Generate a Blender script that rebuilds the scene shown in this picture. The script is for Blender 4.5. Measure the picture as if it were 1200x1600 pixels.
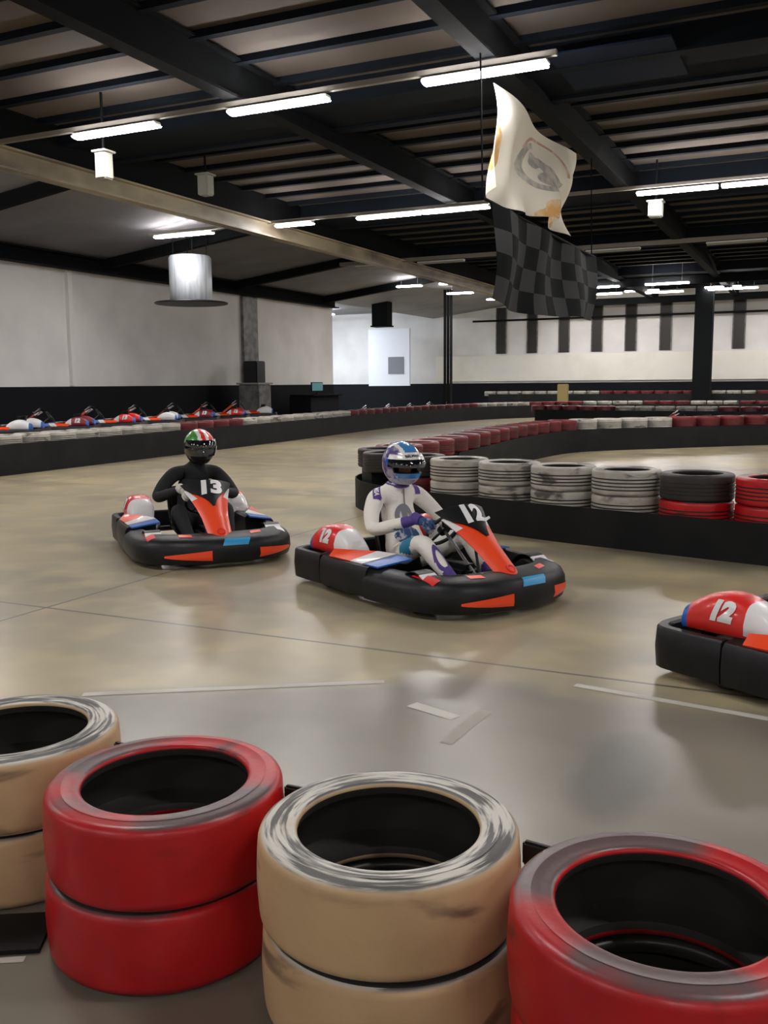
import bpy, bmesh, math, random
from mathutils import Vector, Matrix
from mathutils.bvhtree import BVHTree
random.seed(7)
for o in list(bpy.data.objects): bpy.data.objects.remove(o)
SC = bpy.context.scene
COL = SC.collection

# ---------------------------------------------------------------- camera, world, exposure
CAM_H, YAW, PITCH, ROLL = 1.42, math.radians(25.3), math.radians(-7.85), math.radians(0.45)
cd = bpy.data.cameras.new('camera'); cam = bpy.data.objects.new('camera', cd); COL.objects.link(cam)
fw = Vector((-math.sin(YAW)*math.cos(PITCH), math.cos(YAW)*math.cos(PITCH), math.sin(PITCH)))
r0 = Vector((math.cos(YAW), math.sin(YAW), 0)); u0 = r0.cross(fw)
rt = math.cos(ROLL)*r0 - math.sin(ROLL)*u0; up = rt.cross(fw)
cam.matrix_world = Matrix(((rt.x, up.x, -fw.x, 0), (rt.y, up.y, -fw.y, 0), (rt.z, up.z, -fw.z, CAM_H), (0, 0, 0, 1)))
cd.sensor_fit = 'VERTICAL'; cd.sensor_height = 36; cd.lens = 1450*36/1600; cd.clip_end = 200; cd.clip_start = .05
SC.camera = cam
SC.view_settings.view_transform = 'Standard'; SC.view_settings.look = 'None'
SC.view_settings.gamma = 1; SC.view_settings.use_curve_mapping = False
SC.view_settings.exposure = 0.6
wd = bpy.data.worlds.new('world'); SC.world = wd; wd.use_nodes = True
wd.node_tree.nodes['Background'].inputs[0].default_value = (.02, .025, .035, 1)
wd.node_tree.nodes['Background'].inputs[1].default_value = .5
LAMP = 62.0          # fluorescent tube emission

# ---------------------------------------------------------------- helpers
def V(*a): return Vector(a)

class MB:
    def __init__(s): s.v = []; s.f = []; s.m = []
    def add(s, verts, faces, m=0, M=None):
        b = len(s.v)
        s.v += [(M @ Vector(p)) if M is not None else Vector(p) for p in verts]
        s.f += [tuple(b+i for i in f) for f in faces]
        s.m += [m]*len(faces) if isinstance(m, int) else list(m)
        return s
    def box(s, c, d, m=0, rot=None):
        x, y, z = [q/2 for q in d]
        vs = [(i*x, j*y, k*z) for i in (-1, 1) for j in (-1, 1) for k in (-1, 1)]
        M = Matrix.Translation(c)
        if rot is not None: M = M @ rot
        return s.add(vs, [(0,1,3,2),(4,6,7,5),(0,4,5,1),(2,3,7,6),(0,2,6,4),(1,5,7,3)], m, M)
    def rbox(s, c, d, r=.01, m=0, rot=None):          # box with chamfered edges
        bm = bmesh.new(); bmesh.ops.create_cube(bm, size=1)
        for q in bm.verts: q.co = Vector((q.co.x*d[0], q.co.y*d[1], q.co.z*d[2]))
        bmesh.ops.bevel(bm, geom=list(bm.edges), offset=r, segments=2, affect='EDGES')
        bm.verts.index_update()
        M = Matrix.Translation(c)
        if rot is not None: M = M @ rot
        s.add([q.co.copy() for q in bm.verts], [[q.index for q in f.verts] for f in bm.faces], m, M)
        bm.free(); return s
    def loft(s, rings, m=0, closed=True, loop=False, caps=True, M=None):
        n = len(rings[0]); vs = [p for r in rings for p in r]; fs = []; ms = []
        R = len(rings)
        for i in range(R if loop else R-1):
            a, b = i*n, ((i+1) % R)*n
            for j in range(n if closed else n-1):
                k = (j+1) % n
                fs.append((a+j, b+j, b+k, a+k)); ms.append(m if isinstance(m, int) else m[j])
        if caps and not loop and closed:
            fs.append(tuple(range(n))); fs.append(tuple(reversed(range((R-1)*n, R*n))))
            ms += [m if isinstance(m, int) else m[0]]*2
        return s.add(vs, fs, ms, M)
    def tube(s, path, r, n=10, m=0, loop=False):
        path = [Vector(p) for p in path]; rings = []; L = len(path); N = None
        rr = r if isinstance(r, (list, tuple)) else [r]*L
        for i, p in enumerate(path):
            t = (path[(i+1) % L]-path[i-1]) if loop else (path[min(i+1, L-1)]-path[max(i-1, 0)])
            t.normalize()
            if N is None: N = t.orthogonal().normalized()
            N = (N - t*N.dot(t)).normalized(); B = t.cross(N)
            rings.append([p + rr[i]*(math.cos(a)*N+math.sin(a)*B) for a in [2*math.pi*k/n for k in range(n)]])
        return s.loft(rings, m, loop=loop)
    def lathe(s, prof, n=32, m=0, M=None, closed_prof=False):
        k = len(prof)
        rings = [[(r*math.cos(a), r*math.sin(a), z) for r, z in prof] for a in [2*math.pi*i/n for i in range(n)]]
        vs = [p for r in rings for p in r]; fs = []; ms = []
        for i in range(n):
            a, b = i*k, ((i+1) % n)*k
            for j in range(k if closed_prof else k-1):
                q = (j+1) % k
                fs.append((a+j, b+j, b+q, a+q)); ms.append(m if isinstance(m, int) else m[j])
        return s.add(vs, fs, ms, M)
    def shell(s, P, nu, nv, th, m=0, mf=None):        # P(u,v) on 0..1, thick sheet with closed rim
        g = [[Vector(P(i/nu, j/nv)) for j in range(nv+1)] for i in range(nu+1)]
        def nrm(i, j):
            a = g[min(i+1, nu)][j]-g[max(i-1, 0)][j]; b = g[i][min(j+1, nv)]-g[i][max(j-1, 0)]
            q = a.cross(b); return q.normalized() if q.length > 1e-9 else V(0, 0, 1)
        idx = lambda i, j, k: (i*(nv+1)+j)*2+k
        vs = []
        for i in range(nu+1):
            for j in range(nv+1):
                q = nrm(i, j); vs += [g[i][j]+q*th/2, g[i][j]-q*th/2]
        fs = []; ms = []
        for i in range(nu):
            for j in range(nv):
                mm = mf(i, j) if mf else m
                fs.append((idx(i,j,0), idx(i+1,j,0), idx(i+1,j+1,0), idx(i,j+1,0)))
                fs.append((idx(i,j,1), idx(i,j+1,1), idx(i+1,j+1,1), idx(i+1,j,1))); ms += [mm, mm]
        for i in range(nu):
            for j, fl in ((0, 0), (nv, 1)):
                q = (idx(i,j,0), idx(i,j,1), idx(i+1,j,1), idx(i+1,j,0)); fs.append(q if not fl else q[::-1]); ms.append(mf(i, min(j, nv-1)) if mf else m)
        for j in range(nv):
            for i, fl in ((0, 1), (nu, 0)):
                q = (idx(i,j,0), idx(i,j,1), idx(i,j+1,1), idx(i,j+1,0)); fs.append(q if not fl else q[::-1]); ms.append(mf(min(i, nu-1), j) if mf else m)
        return s.add(vs, fs, ms)
    def mesh(s, name, mats, sharp=40):
        me = bpy.data.meshes.new(name); me.from_pydata([tuple(p) for p in s.v], [], s.f)
        for q in (mats if isinstance(mats, (list, tuple)) else [mats]): me.materials.append(q)
        me.polygons.foreach_set('material_index', s.m); me.validate(); me.update()
        bm = bmesh.new(); bm.from_mesh(me); bmesh.ops.recalc_face_normals(bm, faces=bm.faces); bm.to_mesh(me); bm.free()
        me.shade_smooth(); me.set_sharp_from_angle(angle=math.radians(sharp))
        return me
    def build(s, name, mats, parent=None, sharp=40):
        return link(name, s.mesh(name, mats, sharp), parent)

def link(name, me, parent=None):
    o = bpy.data.objects.new(name, me); COL.objects.link(o)
    if parent is not None: o.parent = parent
    return o
def tag(o, label=None, cat=None, group=None, kind=None):
    for k, x in (('label', label), ('category', cat), ('group', group), ('kind', kind)):
        if x: o[k] = x
    return o
def empty(name, loc=(0,0,0), rz=0, sc=1):
    o = bpy.data.objects.new(name, None); COL.objects.link(o); o.location = loc; o.rotation_euler = (0, 0, rz)
    o.scale = (sc, sc, sc); o.empty_display_size = .1; return o
def dup(o, parent=None):
    c = o.copy(); COL.objects.link(c)
    if parent is not None: c.parent = parent
    for ch in list(o.children): dup(ch, c)
    return c
def struct(o): o['kind'] = 'structure'; return o

def mat(name, col, rough=.5, metal=0, col2=None, scale=4., lo=.4, hi=.6, bump=0, bscale=60., emit=0, coat=0, spec=.5, stretch=None):
    m = bpy.data.materials.new(name); m.use_nodes = True; nt = m.node_tree; N = nt.nodes; L = nt.links
    b = N['Principled BSDF']; c = (*col, 1)
    b.inputs['Base Color'].default_value = c; b.inputs['Roughness'].default_value = rough; b.inputs['Metallic'].default_value = metal
    b.inputs['Coat Weight'].default_value = coat; b.inputs['Specular IOR Level'].default_value = spec
    if emit: b.inputs['Emission Color'].default_value = c; b.inputs['Emission Strength'].default_value = emit
    if col2 is not None or bump:
        tc = N.new('ShaderNodeTexCoord'); mp = N.new('ShaderNodeMapping'); L.new(tc.outputs['Object'], mp.inputs[0])
        if stretch: mp.inputs['Scale'].default_value = stretch
    if col2 is not None:
        oi = N.new('ShaderNodeObjectInfo'); ad = N.new('ShaderNodeVectorMath'); ad.operation = 'ADD'
        mu = N.new('ShaderNodeMath'); mu.operation = 'MULTIPLY'; mu.inputs[1].default_value = 37.; L.new(oi.outputs['Random'], mu.inputs[0])
        L.new(mp.outputs[0], ad.inputs[0]); L.new(mu.outputs[0], ad.inputs[1])
        no = N.new('ShaderNodeTexNoise'); no.inputs['Scale'].default_value = scale; no.inputs['Detail'].default_value = 6; L.new(ad.outputs[0], no.inputs['Vector'])
        mr = N.new('ShaderNodeMapRange'); mr.inputs[1].default_value = lo; mr.inputs[2].default_value = hi; L.new(no.outputs[0], mr.inputs[0])
        mx = N.new('ShaderNodeMix'); mx.data_type = 'RGBA'; mx.inputs[6].default_value = c; mx.inputs[7].default_value = (*col2, 1)
        L.new(mr.outputs[0], mx.inputs[0]); L.new(mx.outputs[2], b.inputs['Base Color'])
    if bump:
        n2 = N.new('ShaderNodeTexNoise'); n2.inputs['Scale'].default_value = bscale; L.new(mp.outputs[0], n2.inputs['Vector'])
        bp = N.new('ShaderNodeBump'); bp.inputs['Strength'].default_value = bump; bp.inputs['Distance'].default_value = .01
        L.new(n2.outputs[0], bp.inputs['Height']); L.new(bp.outputs[0], b.inputs['Normal'])
    return m

def tyre_paint(name, paint, paint2, worn, scuff, wear_lo, wear_hi, rough=.35, streak=False):
    """painted tyre: brushed paint on the wall, rubbed through on the flat sidewall, dark rubber scuffs on the tread"""
    m = bpy.data.materials.new(name); m.use_nodes = True; nt = m.node_tree; N = nt.nodes; L = nt.links
    b = N['Principled BSDF']; b.inputs['Roughness'].default_value = rough
    tc = N.new('ShaderNodeTexCoord'); oi = N.new('ShaderNodeObjectInfo')
    mu = N.new('ShaderNodeMath'); mu.operation = 'MULTIPLY'; mu.inputs[1].default_value = 53.; L.new(oi.outputs['Random'], mu.inputs[0])
    def noise(scale, vscale=(1,1,1), det=5, dist=0):
        mp = N.new('ShaderNodeMapping'); mp.inputs['Scale'].default_value = vscale; L.new(tc.outputs['Object'], mp.inputs[0])
        ad = N.new('ShaderNodeVectorMath'); ad.operation = 'ADD'; L.new(mp.outputs[0], ad.inputs[0]); L.new(mu.outputs[0], ad.inputs[1])
        no = N.new('ShaderNodeTexNoise'); no.inputs['Scale'].default_value = scale; no.inputs['Detail'].default_value = det; no.inputs['Distortion'].default_value = dist
        L.new(ad.outputs[0], no.inputs['Vector']); return no.outputs[0]
    def rng(x, a, c):
        r = N.new('ShaderNodeMapRange'); r.interpolation_type = 'SMOOTHSTEP'; r.inputs[1].default_value = a; r.inputs[2].default_value = c; L.new(x, r.inputs[0]); return r.outputs[0]
    def mul(x, y):
        q = N.new('ShaderNodeMath'); q.operation = 'MULTIPLY'; L.new(x, q.inputs[0]); L.new(y, q.inputs[1]); return q.outputs[0]
    def mix(f, a, c):
        q = N.new('ShaderNodeMix'); q.data_type = 'RGBA'; L.new(f, q.inputs[0])
        for k, y in ((6, a), (7, c)):
            if isinstance(y, tuple): q.inputs[k].default_value = (*y, 1)
            else: L.new(y, q.inputs[k])
        return q.outputs[2]
    sep = N.new('ShaderNodeSeparateXYZ'); L.new(tc.outputs['Normal'], sep.inputs[0])
    ab = N.new('ShaderNodeMath'); ab.operation = 'ABSOLUTE'; L.new(sep.outputs[2], ab.inputs[0])
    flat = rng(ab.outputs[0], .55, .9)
    base = mix(rng(noise(5), .35, .65), paint, paint2)
    sc = rng(noise(3.2, (1, 1, 2.4), 4, .6), .56, .70)
    base = mix(sc, base, scuff)
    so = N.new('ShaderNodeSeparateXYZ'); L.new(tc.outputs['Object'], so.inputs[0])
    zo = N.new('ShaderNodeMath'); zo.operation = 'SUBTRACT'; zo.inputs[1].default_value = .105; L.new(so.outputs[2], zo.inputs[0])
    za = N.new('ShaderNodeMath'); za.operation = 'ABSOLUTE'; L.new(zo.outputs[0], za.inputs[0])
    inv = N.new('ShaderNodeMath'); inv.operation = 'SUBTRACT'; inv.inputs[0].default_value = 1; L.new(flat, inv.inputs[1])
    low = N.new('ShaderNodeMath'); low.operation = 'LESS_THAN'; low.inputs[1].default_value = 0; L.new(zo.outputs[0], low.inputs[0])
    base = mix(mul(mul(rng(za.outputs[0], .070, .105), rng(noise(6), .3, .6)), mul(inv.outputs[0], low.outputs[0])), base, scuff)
    if streak:                                   # rings of brush marks and rubber showing round the sidewall
        ln = N.new('ShaderNodeVectorMath'); ln.operation = 'LENGTH'; mp = N.new('ShaderNodeMapping'); mp.inputs['Scale'].default_value = (1, 1, 0)
        L.new(tc.outputs['Object'], mp.inputs[0]); L.new(mp.outputs[0], ln.inputs[0])
        cb = N.new('ShaderNodeCombineXYZ'); sp = N.new('ShaderNodeSeparateXYZ'); L.new(mp.outputs[0], sp.inputs[0])
        at = N.new('ShaderNodeMath'); at.operation = 'ARCTAN2'; L.new(sp.outputs[1], at.inputs[0]); L.new(sp.outputs[0], at.inputs[1])
        m75 = N.new('ShaderNodeMath'); m75.operation = 'MULTIPLY_ADD'; m75.inputs[1].default_value = 75.; L.new(ln.outputs[1], m75.inputs[0]); L.new(mu.outputs[0], m75.inputs[2])
        L.new(m75.outputs[0], cb.inputs[0])
        for k, fn in ((1, 'COSINE'), (2, 'SINE')):
            tr_ = N.new('ShaderNodeMath'); tr_.operation = fn; L.new(at.outputs[0], tr_.inputs[0]); m11 = N.new('ShaderNodeMath'); m11.operation = 'MULTIPLY'; m11.inputs[1].default_value = 1.5
            L.new(tr_.outputs[0], m11.inputs[0]); L.new(m11.outputs[0], cb.inputs[k])
        m2 = cb
        no = N.new('ShaderNodeTexNoise'); no.inputs['Scale'].default_value = 1.; no.inputs['Detail'].default_value = 4; L.new(m2.outputs[0], no.inputs['Vector'])
        wear = rng(no.outputs[0], wear_lo, wear_hi)
        base = mix(mul(flat, rng(noise(9), .15, .4)), base, (.62, .60, .53))
    else:
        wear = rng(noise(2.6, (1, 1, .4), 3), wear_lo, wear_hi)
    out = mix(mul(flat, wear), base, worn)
    L.new(out, b.inputs['Base Color'])
    bp = N.new('ShaderNodeBump'); bp.inputs['Strength'].default_value = .25; bp.inputs['Distance'].default_value = .004
    L.new(noise(40), bp.inputs['Height']); L.new(bp.outputs[0], b.inputs['Normal'])
    return m

M = {}
M['rubber'] = mat('black_rubber', (.012,.012,.012), .55, bump=.2)
M['liner'] = mat('tyre_inside_rubber', (.030,.030,.027), .42, bump=.15, bscale=25)
M['belt'] = mat('conveyor_rubber', (.008,.009,.010), .6, col2=(.018,.018,.018), scale=2, lo=.45, hi=.8, spec=.2)
M['plastic'] = mat('black_plastic', (.007,.007,.008), .42, col2=(.013,.013,.014), scale=6, lo=.4, hi=.7, bump=.1, spec=.3)
M['dark_metal'] = mat('dark_steel', (.03,.03,.033), .4, .7)
M['steel'] = mat('bare_steel', (.35,.36,.38), .3, .9)
M['orange'] = mat('orange_plastic', (.93,.075,.018), .35, coat=.3)
M['red'] = mat('red_plastic', (.75,.025,.02), .35, coat=.3)
M['cover_dark_red'] = mat('dark_red_plastic', (.25,.02,.03), .4)
M['white'] = mat('white_plastic', (.80,.80,.80), .35, coat=.2)
M['blue'] = mat('blue_plastic', (.02,.14,.55), .35, coat=.2)
M['cyan'] = mat('cyan_sticker', (.02,.30,.60), .4)
M['red_paint'] = tyre_paint('red_painted_tyre', (.52,.006,.010), (.42,.005,.009), (.115,.075,.075), (.07,.012,.014), .43, .58)  # grey on the rims is rubbed paint with glossy sheen painted in
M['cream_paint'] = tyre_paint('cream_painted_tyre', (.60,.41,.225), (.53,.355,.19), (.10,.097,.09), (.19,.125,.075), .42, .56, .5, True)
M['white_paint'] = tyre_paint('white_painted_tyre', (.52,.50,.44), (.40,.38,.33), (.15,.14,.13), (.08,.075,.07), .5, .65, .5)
M['dull_red_paint'] = tyre_paint('dull_red_painted_tyre', (.17,.008,.013), (.12,.007,.010), (.05,.022,.022), (.06,.012,.014), .5, .65, .4)
M['black_paint'] = mat('plain_tyre_rubber', (.02,.018,.018), .5, col2=(.05,.03,.03), scale=5, lo=.5, hi=.75)
M['suit_white'] = mat('white_race_suit_cloth', (.88,.855,.79), .75, bump=.3, bscale=45)
M['suit_purple'] = mat('purple_suit_cloth', (.09,.05,.26), .7)
M['suit_teal'] = mat('teal_suit_cloth', (.02,.22,.38), .7)
M['suit_navy'] = mat('navy_suit_cloth', (.012,.02,.07), .7)
M['suit_black'] = mat('black_overall_cloth', (.012,.012,.014), .85, bump=.3, bscale=40)
M['glove_dark'] = mat('dark_blue_glove', (.018,.018,.05), .7)
M['glove_mix'] = mat('blue_white_glove', (.02,.07,.20), .7, col2=(.5,.5,.55), scale=22, lo=.52, hi=.6)
M['glove_white'] = mat('pale_glove', (.62,.60,.55), .75)
M['boot'] = mat('black_boot', (.015,.015,.017), .6)
M['skin'] = mat('skin', (.30,.15,.10), .55)
M['eye'] = mat('eye_white', (.6,.6,.58), .3)
M['balaclava'] = mat('dark_balaclava', (.02,.016,.018), .85)
M['visor'] = mat('dark_visor', (.006,.008,.010), .08, coat=1)
M['h_purple'] = mat('purple_helmet_paint', (.10,.07,.24), .25, col2=(.38,.36,.46), scale=13, lo=.5, hi=.62, coat=.6)
M['h_blue'] = mat('blue_helmet_paint', (.05,.22,.52), .25, coat=.6)
M['h_lilac'] = mat('lilac_helmet_paint', (.42,.42,.52), .25, col2=(.20,.24,.50), scale=12, lo=.5, hi=.65, coat=.6)
M['h_white'] = mat('white_helmet_paint', (.78,.78,.76), .25, coat=.6)
M['h_black'] = mat('black_helmet_paint', (.012,.012,.013), .3, coat=.4)
M['h_green'] = mat('green_helmet_paint', (.06,.30,.05), .3, coat=.4)
M['h_red'] = mat('red_helmet_paint', (.75,.03,.03), .3, coat=.4)
M['ink'] = mat('black_ink', (.015,.015,.02), .5)
M['grey_print'] = mat('grey_print', (.20,.21,.24), .7)
M['wall_paint'] = mat('white_wall_paint', (.80,.785,.76), .7, col2=(.68,.665,.645), scale=.7, lo=.4, hi=.7)
M['board'] = mat('white_board', (.84,.815,.73), .6, col2=(.76,.735,.65), scale=.9, lo=.45, hi=.7)
M['lamp_tinted_wall'] = mat('lamp_tinted_white_sheet', (.80,.82,.88), .6)  # bluish tint of the cool light put into the white
M['dado'] = mat('black_lower_wall', (.006,.0065,.009), .7, spec=.15)
M['roof'] = mat('brown_roof_sheet', (.088,.068,.052), .85, col2=(.062,.052,.045), scale=.5, lo=.35, hi=.7)
M['roof_side'] = mat('grey_roof_sheet', (.26,.25,.265), .85, col2=(.17,.165,.175), scale=.6, lo=.35, hi=.7)
M['purlin'] = mat('dark_navy_steel', (.007,.010,.015), .8, spec=.1)
M['rafter'] = mat('dark_grey_steel', (.006,.007,.008), .85, spec=.1)
M['cream_steel'] = mat('cream_painted_steel', (.42,.36,.24), .5, col2=(.16,.13,.09), scale=1.4, lo=.45, hi=.7, stretch=(1,.4,1))
M['trunk'] = mat('pale_cable_trunking', (.20,.185,.16), .6, spec=.2)
M['housing'] = mat('white_lamp_housing', (.7,.7,.68), .4)
M['tube'] = mat('fluorescent_tube', (1,.96,.95), .4, emit=LAMP)
M['cool_tube'] = mat('cool_fluorescent_tube', (.80,.88,1), .4, emit=LAMP*1.25)
M['unlit'] = mat('unlit_diffuser', (.30,.30,.26), .5)
M['galv'] = mat('galvanised_sheet', (.42,.46,.50), .4, .55, col2=(.6,.64,.68), scale=3, stretch=(4,4,.4))
M['glass'] = mat('dark_night_glass', (.035,.032,.028), .35, spec=.25)
M['yellow'] = mat('yellow_post_paint', (.26,.21,.08), .5)
M['line'] = mat('worn_floor_paint', (.52,.50,.44), .5, col2=(.38,.36,.31), scale=3, lo=.45, hi=.75)
M['screen'] = mat('teal_screen', (.05,.13,.14), .2, emit=.6)
M['grey_box'] = mat('grey_enamel', (.10,.10,.10), .5, col2=(.2,.2,.2), scale=4)
M['flag'] = mat('cream_flag_cloth', (.80,.76,.66), .85, bump=.1, bscale=80)
M['flag_orange'] = mat('orange_flag_print', (.70,.40,.14), .85, col2=(.78,.62,.40), scale=6, lo=.45, hi=.65)
M['flag_grey'] = mat('grey_flag_print', (.36,.35,.32), .85, col2=(.62,.59,.52), scale=7, lo=.4, hi=.62)
M['flag_pink'] = mat('faded_red_flag_print', (.58,.34,.27), .85, col2=(.75,.62,.53), scale=7, lo=.45, hi=.65)
M['check_black'] = mat('black_flag_cloth', (.006,.007,.008), .9, spec=.1)
M['check_white'] = mat('shaded_white_flag_cloth', (.05,.052,.055), .9, spec=.1)  # white squares, with their backlit dimness put into the cloth colour
M['navy'] = mat('navy_roof_panel', (.010,.016,.032), .8, spec=.1)

def floor_mat():
    m = bpy.data.materials.new('polished_concrete'); m.use_nodes = True; nt = m.node_tree; N = nt.nodes; L = nt.links
    b = N['Principled BSDF']; tc = N.new('ShaderNodeTexCoord')
    def noise(s, det=6, vs=(1,1,1), rot=0, dist=0):
        mp = N.new('ShaderNodeMapping'); mp.inputs['Scale'].default_value = vs; mp.inputs['Rotation'].default_value = (0, 0, rot); L.new(tc.outputs['Object'], mp.inputs[0])
        n = N.new('ShaderNodeTexNoise'); n.inputs['Scale'].default_value = s; n.inputs['Detail'].default_value = min(det, 3); n.inputs['Distortion'].default_value = dist
        L.new(mp.outputs[0], n.inputs['Vector']); return n.outputs[0]
    def rng(x, a, c, d=0, e=1):
        r = N.new('ShaderNodeMapRange'); r.interpolation_type = 'SMOOTHSTEP'
        for k, q in ((1, a), (2, c), (3, d), (4, e)): r.inputs[k].default_value = q
        L.new(x, r.inputs[0]); return r.outputs[0]
    def mix(f, a, c):
        q = N.new('ShaderNodeMix'); q.data_type = 'RGBA'; L.new(f, q.inputs[0])
        for k, y in ((6, a), (7, c)):
            if isinstance(y, tuple): q.inputs[k].default_value = (*y, 1)
            else: L.new(y, q.inputs[k])
        return q.outputs[2]
    c = mix(rng(noise(.28), .38, .62), (.33,.28,.18), (.44,.365,.20))
    c = mix(rng(noise(.9, 2), .30, .9, 0, .7), c, (.28,.255,.205))
    c = mix(rng(noise(.55, 2, (.35, 2.2, 1), .45),   .40, .75, 0, .75), c, (.19,.165,.12))     # rubber laid down along the line
    c = mix(rng(noise(2.2, 2), .42, .75, 0, .7), c, (.52,.44,.255))
    sp = N.new('ShaderNodeSeparateXYZ'); L.new(tc.outputs['Object'], sp.inputs[0])
    def ma(op, x, y):
        q = N.new('ShaderNodeMath'); q.operation = op
        for k, z in ((0, x), (1, y)):
            if isinstance(z, (int, float)): q.inputs[k].default_value = z
            else: L.new(z, q.inputs[k])
        return q.outputs[0]
    # bare grey slab, its colour also darkened for weaker light, on the near side of the painted edge line, tan worn track beyond it
    edge = ma('MINIMUM', ma('ADD', ma('MULTIPLY', sp.outputs[0], .62), 5.05), 4.12)
    d_ = ma('ADD', ma('SUBTRACT', sp.outputs[1], edge), ma('MULTIPLY', ma('SUBTRACT', noise(1.3, 4), .5), .5))
    grey = mix(rng(noise(1.6, 2), .3, .75), (.225,.205,.16), (.165,.15,.12))
    c = mix(rng(d_, -.18, .12), grey, c)
    # dark oily smear on the slab
    sm = ma('ADD', ma('POWER', ma('MULTIPLY', ma('ADD', sp.outputs[0], .62), 5.5), 2.), ma('POWER', ma('MULTIPLY', ma('SUBTRACT', sp.outputs[1], 3.28), 2.0), 2.))
    c = mix(rng(ma('ADD', sm, noise(4, 4)), .6, 1.6, .65, 0), c, (.09,.085,.08))
    def seam(out, at, w):
        a = N.new('ShaderNodeMath'); a.operation = 'SUBTRACT'; a.inputs[1].default_value = at; L.new(out, a.inputs[0])
        d = N.new('ShaderNodeMath'); d.operation = 'PINGPONG'; d.inputs[1].default_value = 3.0; L.new(a.outputs[0], d.inputs[0])
        return rng(d.outputs[0], w, w*1.8, 1, 0)
    c = mix(seam(sp.outputs[1], 4.38, .008), c, (.12,.11,.09))
    c = mix(seam(sp.outputs[0], 1.5, .008), c, (.12,.11,.09))
    L.new(c, b.inputs['Base Color'])
    b.inputs['Roughness'].default_value = .29
    b.inputs['Specular IOR Level'].default_value = .55
    bp = N.new('ShaderNodeBump'); bp.inputs['Strength'].default_value = .012; bp.inputs['Distance'].default_value = .01
    L.new(noise(3, 2), bp.inputs['Height']); L.new(bp.outputs[0], b.inputs['Normal'])
    return m
M['floor'] = floor_mat()

# ---------------------------------------------------------------- room shell
X0, X1, YB0, YB1, ZR = -18.5, 10., -8., 46., 5.75
def sbox(name, lo, hi, m):
    c = [(a+b)/2 for a, b in zip(lo, hi)]; d = [b-a for a, b in zip(lo, hi)]
    return struct(MB().box(c, d).build(name, m))
sbox('floor', (-27, YB0, -.2), (X1, YB1+.2, 0), M['floor'])
sbox('ceiling', (-11.86, YB0, ZR), (X1, YB1+.2, ZR+.15), M['roof'])
# lean-to roof over the side aisle, falling towards the left wall
q = MB(); q.shell(lambda u, v: (-11.9-6.9*u, YB0+(YB1-YB0)*v, 5.7-.85*u), 2, 2, .1); struct(q.build('ceiling_side_aisle', M['roof_side']))
def wall_with_dado(name, lo, hi, axis, face, top=1.42):
    w = sbox(name, lo, hi, M['wall_paint'])
    l2, h2 = list(lo), list(hi); h2[2] = top; l2[2] = .0
    if face > 0: l2[axis] = hi[axis]; h2[axis] = hi[axis]+.03
    else: h2[axis] = lo[axis]; l2[axis] = lo[axis]-.03
    d = sbox('baseboard_'+name[5:], l2, h2, M['dado'])
wall_with_dado('wall_left', (X0-.2, YB0, 0), (X0, 34.3, 5.0), 0, 1)
wall_with_dado('wall_back', (-27, YB1, 0), (X1, YB1+.2, ZR), 1, -1)
sbox('wall_right', (X1, YB0, 0), (X1+.2, YB1, ZR), M['wall_paint'])
sbox('wall_front', (X0, YB0-.2, 0), (X1, YB0, ZR), M['wall_paint'])
sbox('wall_recess_left', (-27.2, 34.1, 0), (-27, YB1, ZR), M['lamp_tinted_wall'])
sbox('wall_recess_front', (-27, 34.1, 0), (X0-.2, 34.3, ZR), M['wall_paint'])
sbox('ceiling_recess', (-27, 34.3, 5.2), (-18.8, YB1, 5.3), M['roof_side'])
# dark eaves beam along the top of the left wall and the piers that divide it
q = MB(); q.box((X0+.15, 13, 4.68), (.3, 42, .34)); q.box((X0+.32, 13, 4.50), (.34, 42, .03)); q.box((X0+.32, 13, 4.84), (.34, 42, .03)); struct(q.build('eaves_beam', M['rafter']))
for i, y in enumerate((10.6, 19.38, 28.05)):
    q = MB(); q.box((X0+.06, y, 3.0), (.12, .16 if i != 2 else .9, 3.1)); struct(q.build('wall_pier', M['wall_paint'] if i != 2 else M['grey_box']))
# side aisle rafters
for y in (8, 14.2, 20.5, 26.8, 33):
    q = MB(); q.shell(lambda u, v: (-12.-6.4*u, y-.1+.2*v, 5.5-.80*u), 2, 1, .25); struct(q.build('aisle_rafter', M['rafter']))
# roof purlins, valley beams and rafters
valleys = [(4.6, 6.0), (12.4, 13.9), (20.4, 22.2), (28.2, 30.0), (36.5, 38.)]
y = YB0+.4
while y < YB1:
    if not any(a-.25 < y < b+.25 for a, b in valleys):
        q = MB(); q.box((-.93, y, ZR-.045), (21.8, .12, .09))
        struct(q.build('purlin', M['purlin']))
    y += .98
for a, b in valleys:
    q = MB(); q.box((-.93, (a+b)/2, ZR-.14), (21.8, b-a, .28)); q.box((-.93, a+.1, ZR-.3), (21.8, .2, .05)); q.box((-.93, b-.1, ZR-.3), (21.8, .2, .05)); struct(q.build('valley_beam', M['purlin']))
for x in (-7.35, -3.8, .1, 4.0, 7.8):
    q = MB(); q.box((x, 19, ZR-.30), (.03, 54, .5)); q.box((x, 19, ZR-.54), (.24, 54, .03)); q.box((x, 19, ZR-.06), (.24, 54, .03)); struct(q.build('rafter', M['rafter']))
q = MB(); q.box((-2.6, 12.65, ZR-.3), (1.5, 1.5, .03)); struct(q.build('roof_panel', M['navy']))
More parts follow.
